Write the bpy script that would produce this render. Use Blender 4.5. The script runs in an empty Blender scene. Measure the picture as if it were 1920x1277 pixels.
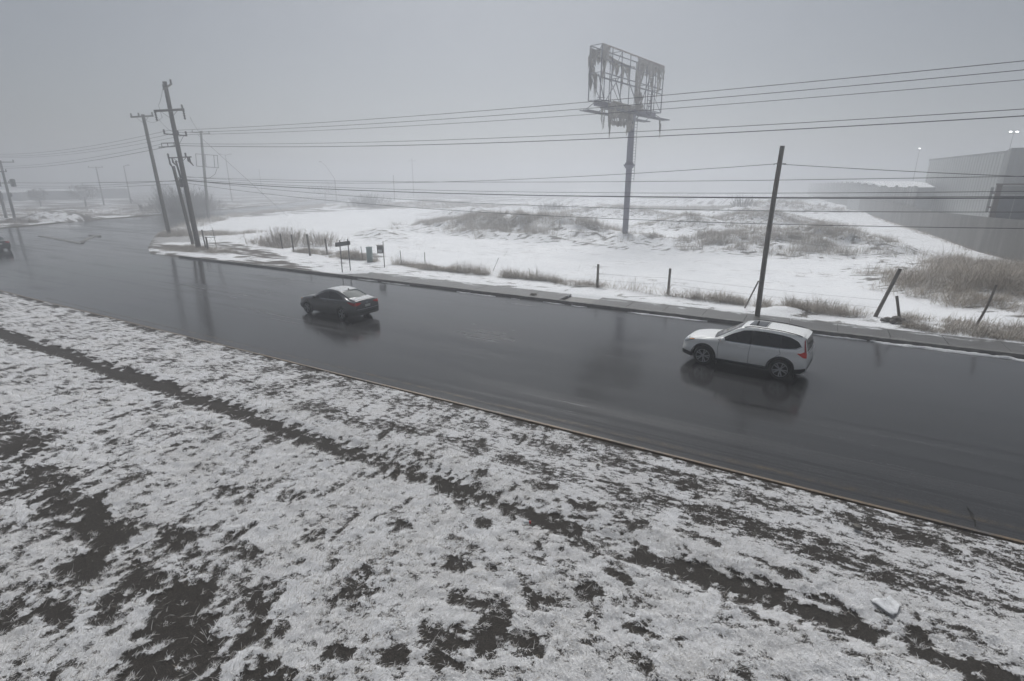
import bpy, math, random
import numpy as np
from mathutils import Vector, Matrix

# ------------------------------------------------------------------ camera, sky, sun, exposure
SC = bpy.context.scene
COL = SC.collection
R = math.radians

cam_d = bpy.data.cameras.new("camera")
cam = bpy.data.objects.new("camera", cam_d)
COL.objects.link(cam)
SC.camera = cam
CAM_H = 6.6
FPX = 980.0                      # focal length in photo pixels (photo 1920 wide)
PITCH = math.atan(293.0 / FPX)
YAW = R(120.0)                   # heading, anticlockwise from +X (the road runs along X)
cam_d.sensor_width = 36.0
cam_d.lens = FPX / 1920.0 * 36.0
cam_d.clip_start = 0.1
cam_d.clip_end = 3000.0
cam.location = (0, 0, CAM_H)
cam.rotation_euler = (R(90) - PITCH, 0, YAW - R(90))

SUN_EL = R(54.0)
SUN_AZ = YAW                     # the pale glow of the sun stands behind the fog, ahead of the lens
world = bpy.data.worlds.new("World")
SC.world = world
world.use_nodes = True
wn = world.node_tree
wn.nodes.clear()
w_out = wn.nodes.new("ShaderNodeOutputWorld")
w_bg = wn.nodes.new("ShaderNodeBackground")
w_hs = wn.nodes.new("ShaderNodeHueSaturation")
w_sky = wn.nodes.new("ShaderNodeTexSky")
w_sky.sky_type = 'NISHITA'
w_sky.sun_disc = False
w_sky.sun_elevation = SUN_EL
w_sky.sun_rotation = R(90) - SUN_AZ
w_sky.air_density = 1.0
w_sky.dust_density = 1.3
w_sky.ozone_density = 1.0
w_hs.inputs['Saturation'].default_value = 0.45      # overcast: nearly colourless
wn.links.new(w_sky.outputs[0], w_hs.inputs['Color'])
wn.links.new(w_hs.outputs[0], w_bg.inputs[0])
w_bg.inputs[1].default_value = 0.034
wn.links.new(w_bg.outputs[0], w_out.inputs[0])

sun_d = bpy.data.lights.new("sun", 'SUN')
sun_d.energy = 2.15
sun_d.angle = R(40)
sun_d.color = (1.0, 0.995, 0.985)
sun = bpy.data.objects.new("sun", sun_d)
COL.objects.link(sun)
sun.rotation_euler = (R(90) - SUN_EL, 0, SUN_AZ + R(90))
sun.location = (0, 0, 80)

SC.view_settings.view_transform = 'Standard'
SC.view_settings.look = 'None'
SC.view_settings.exposure = 0.46
SC.view_settings.gamma = 1.0
SC.view_settings.use_curve_mapping = False
SC.render.engine = 'CYCLES'
cy = SC.cycles
cy.use_denoising = True
cy.denoiser = 'OPENIMAGEDENOISE'
cy.max_bounces = 6
cy.diffuse_bounces = 2
cy.glossy_bounces = 3
cy.transmission_bounces = 4
cy.volume_bounces = 2
cy.transparent_max_bounces = 8
cy.caustics_reflective = False
cy.caustics_refractive = False
cy.use_adaptive_sampling = True
cy.adaptive_threshold = 0.01

HAZE_DENSITY = 0.0060
HAZE_G = 0.80
HAZE_TOP = 26.0

# ------------------------------------------------------------------ helpers
rng = np.random.default_rng(7)
random.seed(7)

def G(px, py, z=0.0):
    """ground point (world metres) that a photo pixel was measured at"""
    c, s = math.cos(PITCH), math.sin(PITCH)
    fw = Vector((math.cos(YAW) * c, math.sin(YAW) * c, -s))
    rt = Vector((math.sin(YAW), -math.cos(YAW), 0))
    up = rt.cross(fw)
    d = fw * FPX + rt * (px - 960) - up * (py - 638.5)
    t = (z - CAM_H) / d.z
    return Vector((d.x * t, d.y * t, z))

def _hash(ix, iy, seed):
    ix = ix.astype(np.int64); iy = iy.astype(np.int64)
    h = (ix * 374761393 + iy * 668265263 + seed * 1442695041) & 0xFFFFFFFF
    h = ((h ^ (h >> 13)) * 1274126177) & 0xFFFFFFFF
    h = (h ^ (h >> 16)) & 0xFFFFFFFF
    return h / 4294967295.0

def vnoise(x, y, seed=0):
    x = np.asarray(x, float); y = np.asarray(y, float)
    ix = np.floor(x); iy = np.floor(y)
    fx = x - ix; fy = y - iy
    fx = fx * fx * fx * (fx * (fx * 6 - 15) + 10); fy = fy * fy * fy * (fy * (fy * 6 - 15) + 10)
    a = _hash(ix, iy, seed); b = _hash(ix + 1, iy, seed)
    c = _hash(ix, iy + 1, seed); d = _hash(ix + 1, iy + 1, seed)
    return (a * (1 - fx) + b * fx) * (1 - fy) + (c * (1 - fx) + d * fx) * fy

def fbm(x, y, seed=0, octv=4, gain=0.5):
    s = 0.0; a = 1.0; t = 0.0
    for k in range(octv):
        s = s + a * vnoise(x * 2 ** k + 17.3 * k, y * 2 ** k - 9.1 * k, seed + k)
        t += a; a *= gain
    return s / t

def sstep(a, b, x):
    t = np.clip((x - a) / (b - a), 0, 1)
    return t * t * (3 - 2 * t)

def tag(o, label=None, cat=None, group=None, kind=None):
    if label: o["label"] = label
    if cat: o["category"] = cat
    if group: o["group"] = group
    if kind: o["kind"] = kind
    return o

def empty(name, loc, rz=0.0, label=None, cat=None, group=None):
    o = bpy.data.objects.new(name, None)
    o.empty_display_size = 0.3
    COL.objects.link(o)
    o.location = loc
    o.rotation_euler = (0, 0, rz)
    return tag(o, label, cat, group)

def link_mesh(name, me, mats, parent=None):
    o = bpy.data.objects.new(name, me)
    for m in (mats if isinstance(mats, (list, tuple)) else [mats]):
        me.materials.append(m)
    COL.objects.link(o)
    if parent is not None:
        o.parent = parent
    return o

def np_mesh(name, verts, quads=None, tris=None, mats=None, parent=None, smooth=True, attrs=None):
    """bulk mesh from numpy arrays"""
    me = bpy.data.meshes.new(name)
    verts = np.asarray(verts, np.float32)
    loops = []; starts = []; tot = []
    p = 0
    if quads is not None and len(quads):
        q = np.asarray(quads, np.int32)
        loops.append(q.ravel()); starts.append(np.arange(len(q)) * 4 + p); tot.append(np.full(len(q), 4)); p += q.size
    if tris is not None and len(tris):
        t = np.asarray(tris, np.int32)
        loops.append(t.ravel()); starts.append(np.arange(len(t)) * 3 + p); tot.append(np.full(len(t), 3)); p += t.size
    loops = np.concatenate(loops).astype(np.int32)
    starts = np.concatenate(starts).astype(np.int32)
    tot = np.concatenate(tot).astype(np.int32)
    me.vertices.add(len(verts)); me.vertices.foreach_set("co", verts.ravel())
    me.loops.add(len(loops)); me.loops.foreach_set("vertex_index", loops)
    me.polygons.add(len(starts)); me.polygons.foreach_set("loop_start", starts)
    me.polygons.foreach_set("loop_total", tot)
    if smooth:
        me.polygons.foreach_set("use_smooth", np.ones(len(starts), bool))
    for k, v in (attrs or {}).items():
        a = me.attributes.new(k, 'FLOAT', 'POINT')
        a.data.foreach_set("value", np.asarray(v, np.float32))
    me.update(calc_edges=True)
    me.validate()
    return link_mesh(name, me, mats, parent)

def grid_mesh(name, xs, ys, zfun, mats, attrs=None, parent=None):
    X, Y = np.meshgrid(xs, ys)
    Z = zfun(X, Y)
    nx, ny = len(xs), len(ys)
    V = np.stack([X.ravel(), Y.ravel(), Z.ravel()], 1)
    i = np.arange(nx - 1)[None, :] + nx * np.arange(ny - 1)[:, None]
    Q = np.stack([i, i + 1, i + 1 + nx, i + nx], -1).reshape(-1, 4)
    A = {k: f(X, Y).ravel() for k, f in (attrs or {}).items()}
    return np_mesh(name, V, quads=Q, mats=mats, parent=parent, attrs=A)

def graded(a, b, c0, c1, d0, grow):
    """coordinates from a to b, spacing d0 between c0 and c1, growing outside"""
    out = list(np.arange(c0, c1 + 1e-6, d0))
    d = d0; v = out[-1]
    while v < b:
        d *= grow; v += d; out.append(min(v, b))
    d = d0; v = out[0]; left = []
    while v > a:
        d *= grow; v -= d; left.append(max(v, a))
    return np.array(sorted(set(left + out)))

class MB:
    """collects primitive shapes into ONE mesh"""
    def __init__(self):
        self.v = []; self.f = []; self.m = []; self.mi = 0
    def add(self, vs, fs, M=None):
        b = len(self.v)
        for p in vs:
            p = Vector(p)
            self.v.append(tuple(M @ p if M is not None else p))
        for f in fs:
            self.f.append(tuple(b + k for k in f)); self.m.append(self.mi)
        return self
    def box(self, c, s, M=None, taper=1.0):
        x, y, z = s[0] / 2, s[1] / 2, s[2] / 2
        vs = [(c[0] + sx * x * (taper if sz > 0 else 1), c[1] + sy * y * (taper if sz > 0 else 1), c[2] + sz * z)
              for sz in (-1, 1) for sy in (-1, 1) for sx in (-1, 1)]
        return self.add(vs, [(0, 2, 3, 1), (4, 5, 7, 6), (0, 1, 5, 4), (2, 6, 7, 3), (0, 4, 6, 2), (1, 3, 7, 5)], M)
    def tube(self, pts, rad, n=8, cap=True, M=None):
        pts = [Vector(p) for p in pts]
        if not isinstance(rad, (list, tuple)): rad = [rad] * len(pts)
        rings = []
        prev = None
        for i, p in enumerate(pts):
            t = (pts[min(i + 1, len(pts) - 1)] - pts[max(i - 1, 0)])
            if t.length < 1e-9: t = Vector((0, 0, 1))
            t.normalize()
            if prev is None:
                a = Vector((0, 0, 1)) if abs(t.z) < 0.9 else Vector((1, 0, 0))
                u = t.cross(a).normalized()
            else:
                u = (prev - t * prev.dot(t)).normalized()
            prev = u
            w = t.cross(u)
            rings.append([p + (u * math.cos(2 * math.pi * k / n) + w * math.sin(2 * math.pi * k / n)) * rad[i] for k in range(n)])
        vs = [q for r in rings for q in r]
        fs = []
        for i in range(len(rings) - 1):
            for k in range(n):
                a = i * n + k; b = i * n + (k + 1) % n
                fs.append((a, b, b + n, a + n))
        if cap:
            fs.append(tuple(reversed(range(n)))); fs.append(tuple((len(rings) - 1) * n + k for k in range(n)))
        return self.add(vs, fs, M)
    def bar(self, a, b, w, h=None, up=(0, 0, 1)):
        """rectangular bar from a to b, w across, h along up"""
        h = h or w
        a = Vector(a); b = Vector(b)
        t = (b - a); L = t.length; t.normalize()
        u = Vector(up)
        if abs(t.dot(u)) > 0.95: u = Vector((0, 1, 0))
        s = t.cross(u).normalized(); u = s.cross(t)
        vs = []
        for p in (a, b):
            for i, j in ((-1, -1), (1, -1), (1, 1), (-1, 1)):
                vs.append(p + s * (i * w / 2) + u * (j * h / 2))
        return self.add(vs, [(3, 2, 1, 0), (4, 5, 6, 7), (0, 1, 5, 4), (1, 2, 6, 5), (2, 3, 7, 6), (3, 0, 4, 7)])
    def lathe(self, prof, n=12, M=None, cap=True):
        """profile of (r, z) about Z"""
        vs = [(r * math.cos(2 * math.pi * k / n), r * math.sin(2 * math.pi * k / n), z) for r, z in prof for k in range(n)]
        fs = []
        for i in range(len(prof) - 1):
            for k in range(n):
                a = i * n + k; b = i * n + (k + 1) % n
                fs.append((a, b, b + n, a + n))
        if cap:
            fs.append(tuple(reversed(range(n)))); fs.append(tuple((len(prof) - 1) * n + k for k in range(n)))
        return self.add(vs, fs, M)
    def prism(self, poly, y0, y1, M=None):
        """polygon in (x, z) extruded along y"""
        n = len(poly)
        vs = [(p[0], y0, p[1]) for p in poly] + [(p[0], y1, p[1]) for p in poly]
        fs = [tuple(range(n)), tuple(reversed(range(n, 2 * n)))]
        for k in range(n):
            a = k; b = (k + 1) % n
            fs.append((b, a, a + n, b + n))
        return self.add(vs, fs, M)
    def quad(self, a, b, c, d): return self.add([a, b, c, d], [(0, 1, 2, 3)])
    def build(self, name, mats, parent=None, smooth=False, bevel=0.0, auto=None):
        me = bpy.data.meshes.new(name)
        me.from_pydata(self.v, [], self.f)
        me.polygons.foreach_set("material_index", self.m)
        if smooth or auto is not None:
            me.polygons.foreach_set("use_smooth", [True] * len(self.f))
        me.update()
        if auto is not None:
            me.set_sharp_from_angle(angle=R(auto))
        o = link_mesh(name, me, mats, parent)
        if bevel:
            b = o.modifiers.new("bevel", 'BEVEL'); b.width = bevel; b.segments = 2; b.limit_method = 'ANGLE'; b.angle_limit = R(40)
        return o

# ------------------------------------------------------------------ materials
def new_mat(name):
    m = bpy.data.materials.new(name)
    m.use_nodes = True
    nt = m.node_tree
    return m, nt, nt.nodes["Principled BSDF"]

def nd(nt, t, **kw):
    n = nt.nodes.new(t)
    for k, v in kw.items():
        if k.startswith("i_"):
            n.inputs[k[2:].replace("_", " ")].default_value = v
        else:
            setattr(n, k, v)
    return n

def ramp(nt, src, stops, interp='LINEAR'):
    r = nt.nodes.new("ShaderNodeValToRGB")
    r.color_ramp.interpolation = interp
    e = r.color_ramp.elements
    while len(e) < len(stops): e.new(0.5)
    for k, (p, c) in enumerate(stops):
        e[k].position = p
        e[k].color = (c[0], c[1], c[2], 1) if isinstance(c, (tuple, list)) else (c, c, c, 1)
    nt.links.new(src, r.inputs[0])
    return r

def noise(nt, scale, vec=None, detail=4, rough=0.55, dist=0.0):
    n = nd(nt, "ShaderNodeTexNoise")
    n.inputs['Scale'].default_value = scale
    n.inputs['Detail'].default_value = detail
    n.inputs['Roughness'].default_value = rough
    n.inputs['Distortion'].default_value = dist
    if vec is not None: nt.links.new(vec, n.inputs['Vector'])
    return n

def mapped(nt, scale=(1, 1, 1), coord='Object', rot=(0, 0, 0)):
    tc = nd(nt, "ShaderNodeTexCoord")
    mp = nd(nt, "ShaderNodeMapping")
    mp.inputs['Scale'].default_value = scale
    mp.inputs['Rotation'].default_value = rot
    nt.links.new(tc.outputs[coord], mp.inputs[0])
    return mp.outputs[0]

def mixc(nt, fac, a, b, blend='MIX'):
    m = nd(nt, "ShaderNodeMix", data_type='RGBA', blend_type=blend)
    for sock, v in ((0, fac), (6, a), (7, b)):
        if hasattr(v, "links"): nt.links.new(v, m.inputs[sock])
        elif isinstance(v, (tuple, list)): m.inputs[sock].default_value = (*v[:3], 1)
        else: m.inputs[sock].default_value = v
    return m.outputs[2]

def math_n(nt, op, a, b=None, clamp=False):
    m = nd(nt, "ShaderNodeMath", operation=op, use_clamp=clamp)
    for k, v in ((0, a), (1, b)):
        if v is None: continue
        if hasattr(v, "links"): nt.links.new(v, m.inputs[k])
        else: m.inputs[k].default_value = v
    return m.outputs[0]

def bump(nt, bsdf, h, strength=0.3, dist=0.02, inp='Normal'):
    b = nd(nt, "ShaderNodeBump")
    b.inputs['Strength'].default_value = strength
    b.inputs['Distance'].default_value = dist
    nt.links.new(h, b.inputs['Height'])
    nt.links.new(b.outputs[0], bsdf.inputs[inp])
    return b

def simple(name, col, rough=0.6, metal=0.0, var=0.25, scale=6.0, bmp=0.0, coat=0.0, spec=0.5):
    """base colour broken up by noise"""
    m, nt, p = new_mat(name)
    v = mapped(nt)
    n = noise(nt, scale, v, 5)
    dk = tuple(c * (1 - var) for c in col); lt = tuple(min(1, c * (1 + var)) for c in col)
    r = ramp(nt, n.outputs[0], [(0.3, dk), (0.7, lt)])
    nt.links.new(r.outputs[0], p.inputs['Base Color'])
    p.inputs['Roughness'].default_value = rough
    p.inputs['Metallic'].default_value = metal
    p.inputs['Coat Weight'].default_value = coat
    p.inputs['Coat Roughness'].default_value = 0.05
    p.inputs['Specular IOR Level'].default_value = spec
    if bmp: bump(nt, p, n.outputs[0], bmp)
    return m
# ------------------------------------------------------------------ the setting: ground, verge, road, kerbs, pavement
NEAR_KERB = 12.2      # road edge on the camera's side
FAR_KERB = 27.15      # road edge on the far side
SIDE_L = [(-112, 27.15), (-109.5, 30), (-113, 36), (-120, 46), (-129, 65), (-150, 103), (-184, 150), (-236, 222), (-320, 338)]
SIDE_R = [(-57, 27.15), (-62.5, 29.6), (-73, 35.4), (-82, 40.7), (-90.6, 48), (-112, 67), (-134, 106), (-168, 154), (-220, 226), (-304, 342)]

def side_road_mask(X, Y):
    yl = np.array([p[1] for p in SIDE_L]); xl = np.array([p[0] for p in SIDE_L])
    yr = np.array([p[1] for p in SIDE_R]); xr = np.array([p[0] for p in SIDE_R])
    L = np.interp(Y, yl, xl); Rr = np.interp(Y, yr, xr)
    d = np.minimum(X - L, Rr - X)
    return sstep(-0.9, 0.5, d) * (Y > 26) * (Y < 345)

# mounds of snow covered spoil on the empty lot: (x, y, half length, half width, angle, height)
MOUNDS = [(-40, 64.5, 16, 6.5, -10, 2.1), (-27, 62.0, 10, 5.2, -8, 1.5), (-50, 52.0, 7, 2.6, -35, 0.8), (-33, 56.2, 16, 1.6, -7, 0.45),
          (-64, 93, 13, 5, -12, 1.9), (-17, 84, 8, 6, 8, 2.0), (-5, 62.0, 10, 7.5, 12, 1.6), (2, 66, 6, 7, 40, 1.4),
          (-9, 102, 10, 6, 10, 2.0), (-17, 60, 5, 2.2, 0, 0.5), (-14, 122, 10, 7, 20, 2.0), (-38, 110, 13, 7, -5, 2.0),
          (9.5, 45, 5.5, 9.0, 20, 0.75), (-1.0, 30.6, 1.2, 0.7, 0, 0.35), (-126, 44.5, 8.5, 4.5, 10, 1.5), (-133, 48, 8, 4, 10, 1.1),
          (-60, 140, 22, 8, 0, 1.4), (-105, 128, 15, 8, 30, 1.3), (-10, 150, 16, 9, 0, 2.2), (-25, 190, 34, 11, 0, 2.4),
          (-90, 190, 25, 10, 0, 1.6)]

def ground_z(X, Y):
    X = np.asarray(X, float); Y = np.asarray(Y, float)
    z = 0.10 + 0.05 * (fbm(X / 3.0, Y / 3.0, 3) - 0.5) + 0.25 * (fbm(X / 22.0, Y / 22.0, 5) - 0.5) * sstep(34, 46, Y)
    rub = fbm(X / 0.9, Y / 0.9, 41, 3) - 0.5
    for (mx, my, a, b, ang, h) in MOUNDS:
        ca, sa = math.cos(R(ang)), math.sin(R(ang))
        u = ((X - mx) * ca + (Y - my) * sa) / a; v = (-(X - mx) * sa + (Y - my) * ca) / b
        w = fbm(X / 2.5, Y / 2.5, 11) * 0.7
        f = np.exp(-1.6 * (u * u + v * v) * (0.65 + w))
        z = z + h * f + rub * 0.55 * sstep(0.06, 0.5, f) * min(1.0, h)
    z = z * (1 - side_road_mask(X, Y)) + (-0.12) * side_road_mask(X, Y)
    low = sstep(29.3, 28.9, Y)
    low = np.maximum(low, sstep(27.3, 27.0, Y))
    pave = ((X > -30.5) & (Y < 29.3)) | (Y < 27.35)
    return np.where(pave, -0.12, z)

def dirt_fac(X, Y):
    """bare or weedy soil on the far side, 0..1"""
    n = fbm(X / 1.6, Y / 0.8, 21, 5)
    n2 = fbm(X / 0.45, Y / 0.28, 33, 4)
    d = 0.0 * X
    # wet dirt entrance beside the poles
    def seg(d, ax, ay, bx, by, w, s):
        t = np.clip(((X - ax) * (bx - ax) + (Y - ay) * (by - ay)) / ((bx - ax) ** 2 + (by - ay) ** 2), 0, 1)
        q = np.hypot(X - ax - t * (bx - ax), Y - ay - t * (by - ay))
        return np.maximum(d, s * sstep(w * 1.4, w * 0.5, q + (n - 0.5) * w * 1.5))
    d = seg(d, -66, 31.0, -60, 30.6, 1.5, 1.0)
    d = seg(d, -60, 35.6, -51, 33.5, 1.5, 1.0)
    d = seg(d, -51, 33.5, -44, 30.5, 1.7, 0.85)
    d = seg(d, -46, 30.2, -36.5, 27.9, 1.2, 0.8)
    d = seg(d, -41, 37.3, -36.5, 36.2, 1.1, 1.0)
    d = seg(d, -29.8, 33.9, -26.5, 33.4, 0.7, 1.0)
    d = d * (0.30 + 0.70 * sstep(0.40, 0.56, fbm(X / 1.5, Y / 0.35, 89, 4)))
    d = seg(d, 9, 52, 16.5, 66, 0.9, 0.5)
    d = seg(d, -80, 41.5, -67, 34.5, 4.0, 0.5)
    d = seg(d, -60, 30.4, -50, 31.2, 1.6, 0.45)
    # thin snow on the strip by the pavement: soil shows through in specks
    strip = sstep(28.4, 29.5, Y) * sstep(33.6, 32.2, Y)
    d = np.maximum(d, strip * sstep(0.52, 0.66, n2) * 0.55)
    d = np.maximum(d, sstep(0.58, 0.72, n2) * 0.4 * sstep(30, 34, Y) * sstep(0.5, 0.62, fbm(X / 6, Y / 6, 8)))
    for (mx, my, a, b, ang, h) in MOUNDS:
        ca, sa = math.cos(R(ang)), math.sin(R(ang))
        u = ((X - mx) * ca + (Y - my) * sa) / a; v = (-(X - mx) * sa + (Y - my) * ca) / b
        f = np.exp(-1.3 * (u * u + v * v))
        d = np.maximum(d, (f > 0.12) * sstep(0.53, 0.62, n2) * 0.65)
    # ragged wet soil where the lot meets the carriageways
    eg = side_road_mask(X, Y)
    d = np.maximum(d, sstep(0.02, 0.5, eg) * sstep(0.35, 0.6, n + 0.25 * (n2 - 0.5)))
    d = np.maximum(d, (X < -33) * sstep(28.3, 27.4, Y + 1.8 * (n - 0.5)) * 0.9)
    # stubble poking through everywhere on the lot
    stb = fbm(X / 7.0, Y / 4.0, 88, 3)
    d = np.maximum(d, sstep(32, 36, Y) * sstep(0.50, 0.64, n2) * sstep(0.42, 0.62, stb) * 0.42)
    far = sstep(150, 260, np.hypot(X, Y))
    d = np.maximum(d, far * sstep(0.45, 0.6, fbm(X / 18, Y / 9, 77)) * 0.7)
    left = sstep(-95, -112, X) * sstep(22, 28, Y)
    d = np.maximum(d, left * sstep(0.40, 0.62, fbm(X / 5, Y / 3, 78)) * 0.75)
    return np.clip(d, 0, 1)

# snow and soil, far side
m_ground, nt, p = new_mat("snowy_ground")
at = nd(nt, "ShaderNodeAttribute", attribute_name="dirt")
v = mapped(nt)
n1 = noise(nt, 9.0, v, 8, 0.7)
n2 = noise(nt, 0.35, v, 5, 0.6)
n3 = noise(nt, 2.2, mapped(nt, (0.45, 1.6, 1)), 6, 0.65)
e = math_n(nt, 'ADD', at.outputs['Fac'], math_n(nt, 'MULTIPLY', math_n(nt, 'SUBTRACT', n1.outputs[0], 0.5), 1.5))
f = ramp(nt, e, [(0.34, 0.0), (0.58, 1.0)])
snow = ramp(nt, n2.outputs[0], [(0.3, (0.80, 0.815, 0.83)), (0.7, (0.88, 0.89, 0.90))])
snow2 = mixc(nt, ramp(nt, n3.outputs[0], [(0.55, 0.0), (0.8, 0.55)]).outputs[0], snow.outputs[0], (0.62, 0.62, 0.62))
soil = ramp(nt, n1.outputs[0], [(0.3, (0.07, 0.062, 0.055)), (0.75, (0.15, 0.135, 0.12))])
nt.links.new(mixc(nt, f.outputs[0], snow2, soil.outputs[0]), p.inputs['Base Color'])
p.inputs['Roughness'].default_value = 0.85
p.inputs['Specular IOR Level'].default_value = 0.2
bump(nt, p, n1.outputs[0], 0.45, 0.08)

gx = graded(-640, 640, -135, 42, 0.5, 1.10)
gy = graded(-640, 640, 27.0, 112, 0.4, 1.08)
ground = grid_mesh("ground", gx, gy, ground_z, m_ground, {"dirt": dirt_fac})
tag(ground, kind='structure')

# ------------------------------------------------------------------ verge (camera side): frost over gravelly soil
# bare patches read off the photo, as ground positions (x, y, half length along x, half length along y, strength)
BARE = [(-14.5, 3.9, 1.3, .55, .55), (-13.0, 3.6, 1.1, .5, .6), (-11.4, 3.55, 1.0, .45, .6), (-17.5, 4.2, 1.6, .5, .45), (-20, 4.4, 1.5, .5, .4),
        (-10.4, 2.9, .55, .35, .7), (-9.3, 3.2, .55, .38, .75), (-8.9, 2.6, .4, .25, .5), (-9.6, 2.2, .45, .22, .6), (-10.0, 1.7, .3, .2, .5),
        (-8.1, 3.4, .45, .35, .7), (-7.55, 3.0, .6, .42, .85), (-6.9, 2.8, .55, .4, .85), (-7.4, 2.4, .4, .22, .7), (-6.4, 3.5, .4, .3, .55), (-6.0, 2.5, .45, .3, .8),
        (-5.6, 3.1, .5, .32, .7), (-5.3, 2.6, .4, .25, .6), (-7.0, 3.9, .35, .3, .5), (-5.2, 3.9, .3, .2, .4), (-3.9, 4.75, .45, .35, .7), (-3.4, 5.2, .4, .35, .75),
        (-3.6, 5.8, .32, .3, .7), (-4.1, 5.6, .3, .22, .55), (-2.9, 5.5, .4, .22, .7), (-3.1, 6.3, .3, .2, .5), (-2.5, 6.9, .22, .22, .6), (-4.4, 4.3, .3, .25, .6), (-4.7, 6.3, .25, .3, .5),
        (-1.6, 6.55, .3, .22, .5), (-5.9, 4.9, .3, .2, .5), (-5.0, 7.5, .25, .18, .45), (-2.2, 7.4, .3, .15, .5), (-6.3, 6.6, .3, .2, .45), (-7.6, 5.6, .35, .25, .5),
        (-8.6, 4.6, .5, .3, .5), (-9.8, 4.2, .6, .3, .55), (-10.6, 5.6, .4, .3, .4), (-9.2, 6.2, .35, .25, .4), (-0.3, 7.2, .35, .15, .35), (-1.2, 9.2, .4, .18, .55), (0.3, 9.0, .4, .14, .5),
        (-3.6, 9.1, .4, .2, .5), (-4.6, 9.3, .4, .2, .55), (-6.0, 9.0, .35, .18, .5), (-2.3, 9.0, .35, .2, .55), (-7.8, 8.9, .4, .2, .4), (-9.4, 9.3, .5, .25, .4)]

def verge_snow(X, Y):
    """frost cover on the near verge, 0 bare .. 1 white"""
    X = np.asarray(X, float); Y = np.asarray(Y, float)
    # tufts: domain warped noise, drawn out across the road on the left and along it on the right
    wx = X + 0.5 * (fbm(X / 0.7, Y / 0.7, 101, 3) - 0.5); wy = Y + 0.5 * (fbm(X / 0.7, Y / 0.7, 102, 3) - 0.5)
    lf = sstep(-3.0, -6.5, X)
    big = fbm(wx / 0.85, wy / 0.45, 51, 3) * (1 - lf) + fbm(wx / 0.45, wy / 0.80, 57, 3) * lf
    mid = fbm(wx / 0.25, wy / 0.15, 52, 3) * (1 - lf) + fbm(wx / 0.12, wy / 0.30, 58, 3) * lf
    fine = fbm(X / 0.10, Y / 0.07, 53, 3)
    left = sstep(-4.0, -8.0, X) * sstep(4.6, 3.4, Y)
    c = 0.845 + 0.95 * (big - 0.5) + 1.2 * (mid - 0.5) + 1.25 * (fine - 0.5) - 0.17 * left
    # trodden path parallel to the kerb
    px = 8.25 + 0.25 * (fbm(X / 3.2, X * 0 + 3.3, 61, 3) - 0.5)
    wdt = 0.15 + 0.24 * (fbm(X / 1.7, X * 0 + 8.1, 62, 2) - 0.4) + 0.10 * sstep(-14, -22, X)
    gap = sstep(0.64, 0.72, vnoise(X / 0.9, X * 0 + 1.7, 63)) * sstep(-13, -10, X)
    c = c - 1.4 * sstep(wdt + 0.22, wdt - 0.10, np.abs(Y - px) + 0.55 * (mid - 0.5) + 0.3 * (fine - 0.5)) * (1 - 0.7 * gap)
    for (bx, by, a, b, s) in BARE:
        q = np.hypot((X - bx) / a, (Y - by) / b) + 1.1 * (mid - 0.5) + 0.6 * (fine - 0.5)
        c = c - 1.1 * s * sstep(1.25, 0.55, q)
    # thin, speckled cover on the driven strip and dirty snow along the kerb
    thin = sstep(8.9, 9.7, Y) * sstep(12.2, 11.6, Y)
    spk = fbm(X / 0.16, Y / 0.045, 54, 3)
    c = c * (1 - 0.35 * thin) + 0.35 * thin * 0.70 + thin * 0.95 * (spk - 0.5)
    track = sstep(0.55, 0.10, np.abs(Y - 9.75 - 0.5 * (vnoise(X / 6, X * 0, 64) - 0.5)))
    track = np.maximum(track, 0.8 * sstep(0.5, 0.1, np.abs(Y - 11.25 - 0.4 * (vnoise(X / 5, X * 0 + 4, 65) - 0.5))))
    c = c - 0.36 * track * sstep(-22, -10, X) * (0.45 + 0.9 * fbm(X / 1.1, Y / 0.5, 66, 2))
    c = c - 0.42 * sstep(11.55, 12.0, Y) * (0.3 + fbm(X / 0.8, Y / 0.4, 67, 2))
    return np.clip(c, 0, 1)

def verge_z(X, Y):
    s = verge_snow(X, Y)
    und = 0.10 * (fbm(X / 2.2, Y / 2.2, 71, 3) - 0.5)
    lump = 0.11 * (fbm(X / 0.22, Y / 0.2, 72, 3) - 0.3) * sstep(0.35, 0.75, s)
    px = np.abs(Y - 8.25)
    dip = -0.05 * sstep(0.6, 0.2, px)
    grav = 0.008 * (vnoise(X / 0.035, Y / 0.035, 73) - 0.5)
    ke = sstep(12.15, 11.7, Y)
    bank = 0.0
    return 0.085 + (und + dip) * ke + lump * (0.35 + 0.65 * ke) * (1 - 0.6 * sstep(8.9, 9.6, Y)) + grav + bank - 0.02 * (1 - ke) + 0.05 * (1 - ke) * sstep(-13, -20, X)

m_verge, nt, p = new_mat("frosted_verge")
at = nd(nt, "ShaderNodeAttribute", attribute_name="snow")
v = mapped(nt)
n1 = noise(nt, 26.0, v, 7, 0.72)
n2 = noise(nt, 1.1, v, 4, 0.6)
n4 = noise(nt, 130.0, v, 3, 0.7)
vo = nd(nt, "ShaderNodeTexVoronoi", feature='F1'); vo.inputs['Scale'].default_value = 85.0
nt.links.new(v, vo.inputs['Vector'])
e = math_n(nt, 'ADD', at.outputs['Fac'], math_n(nt, 'MULTIPLY', math_n(nt, 'SUBTRACT', n1.outputs[0], 0.58), 2.3))
f = ramp(nt, e, [(0.34, 0.0), (0.54, 1.0)])
snow = ramp(nt, n4.outputs[0], [(0.25, (0.52, 0.52, 0.525)), (0.6, (0.84, 0.845, 0.855))])
straw = ramp(nt, n2.outputs[0], [(0.40, (0.62, 0.625, 0.635)), (0.75, (0.47, 0.45, 0.42))])
snow_c = mixc(nt, 1.0, snow.outputs[0], straw.outputs[0], 'MULTIPLY')
snow_c = mixc(nt, 0.55, snow.outputs[0], snow_c)
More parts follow.
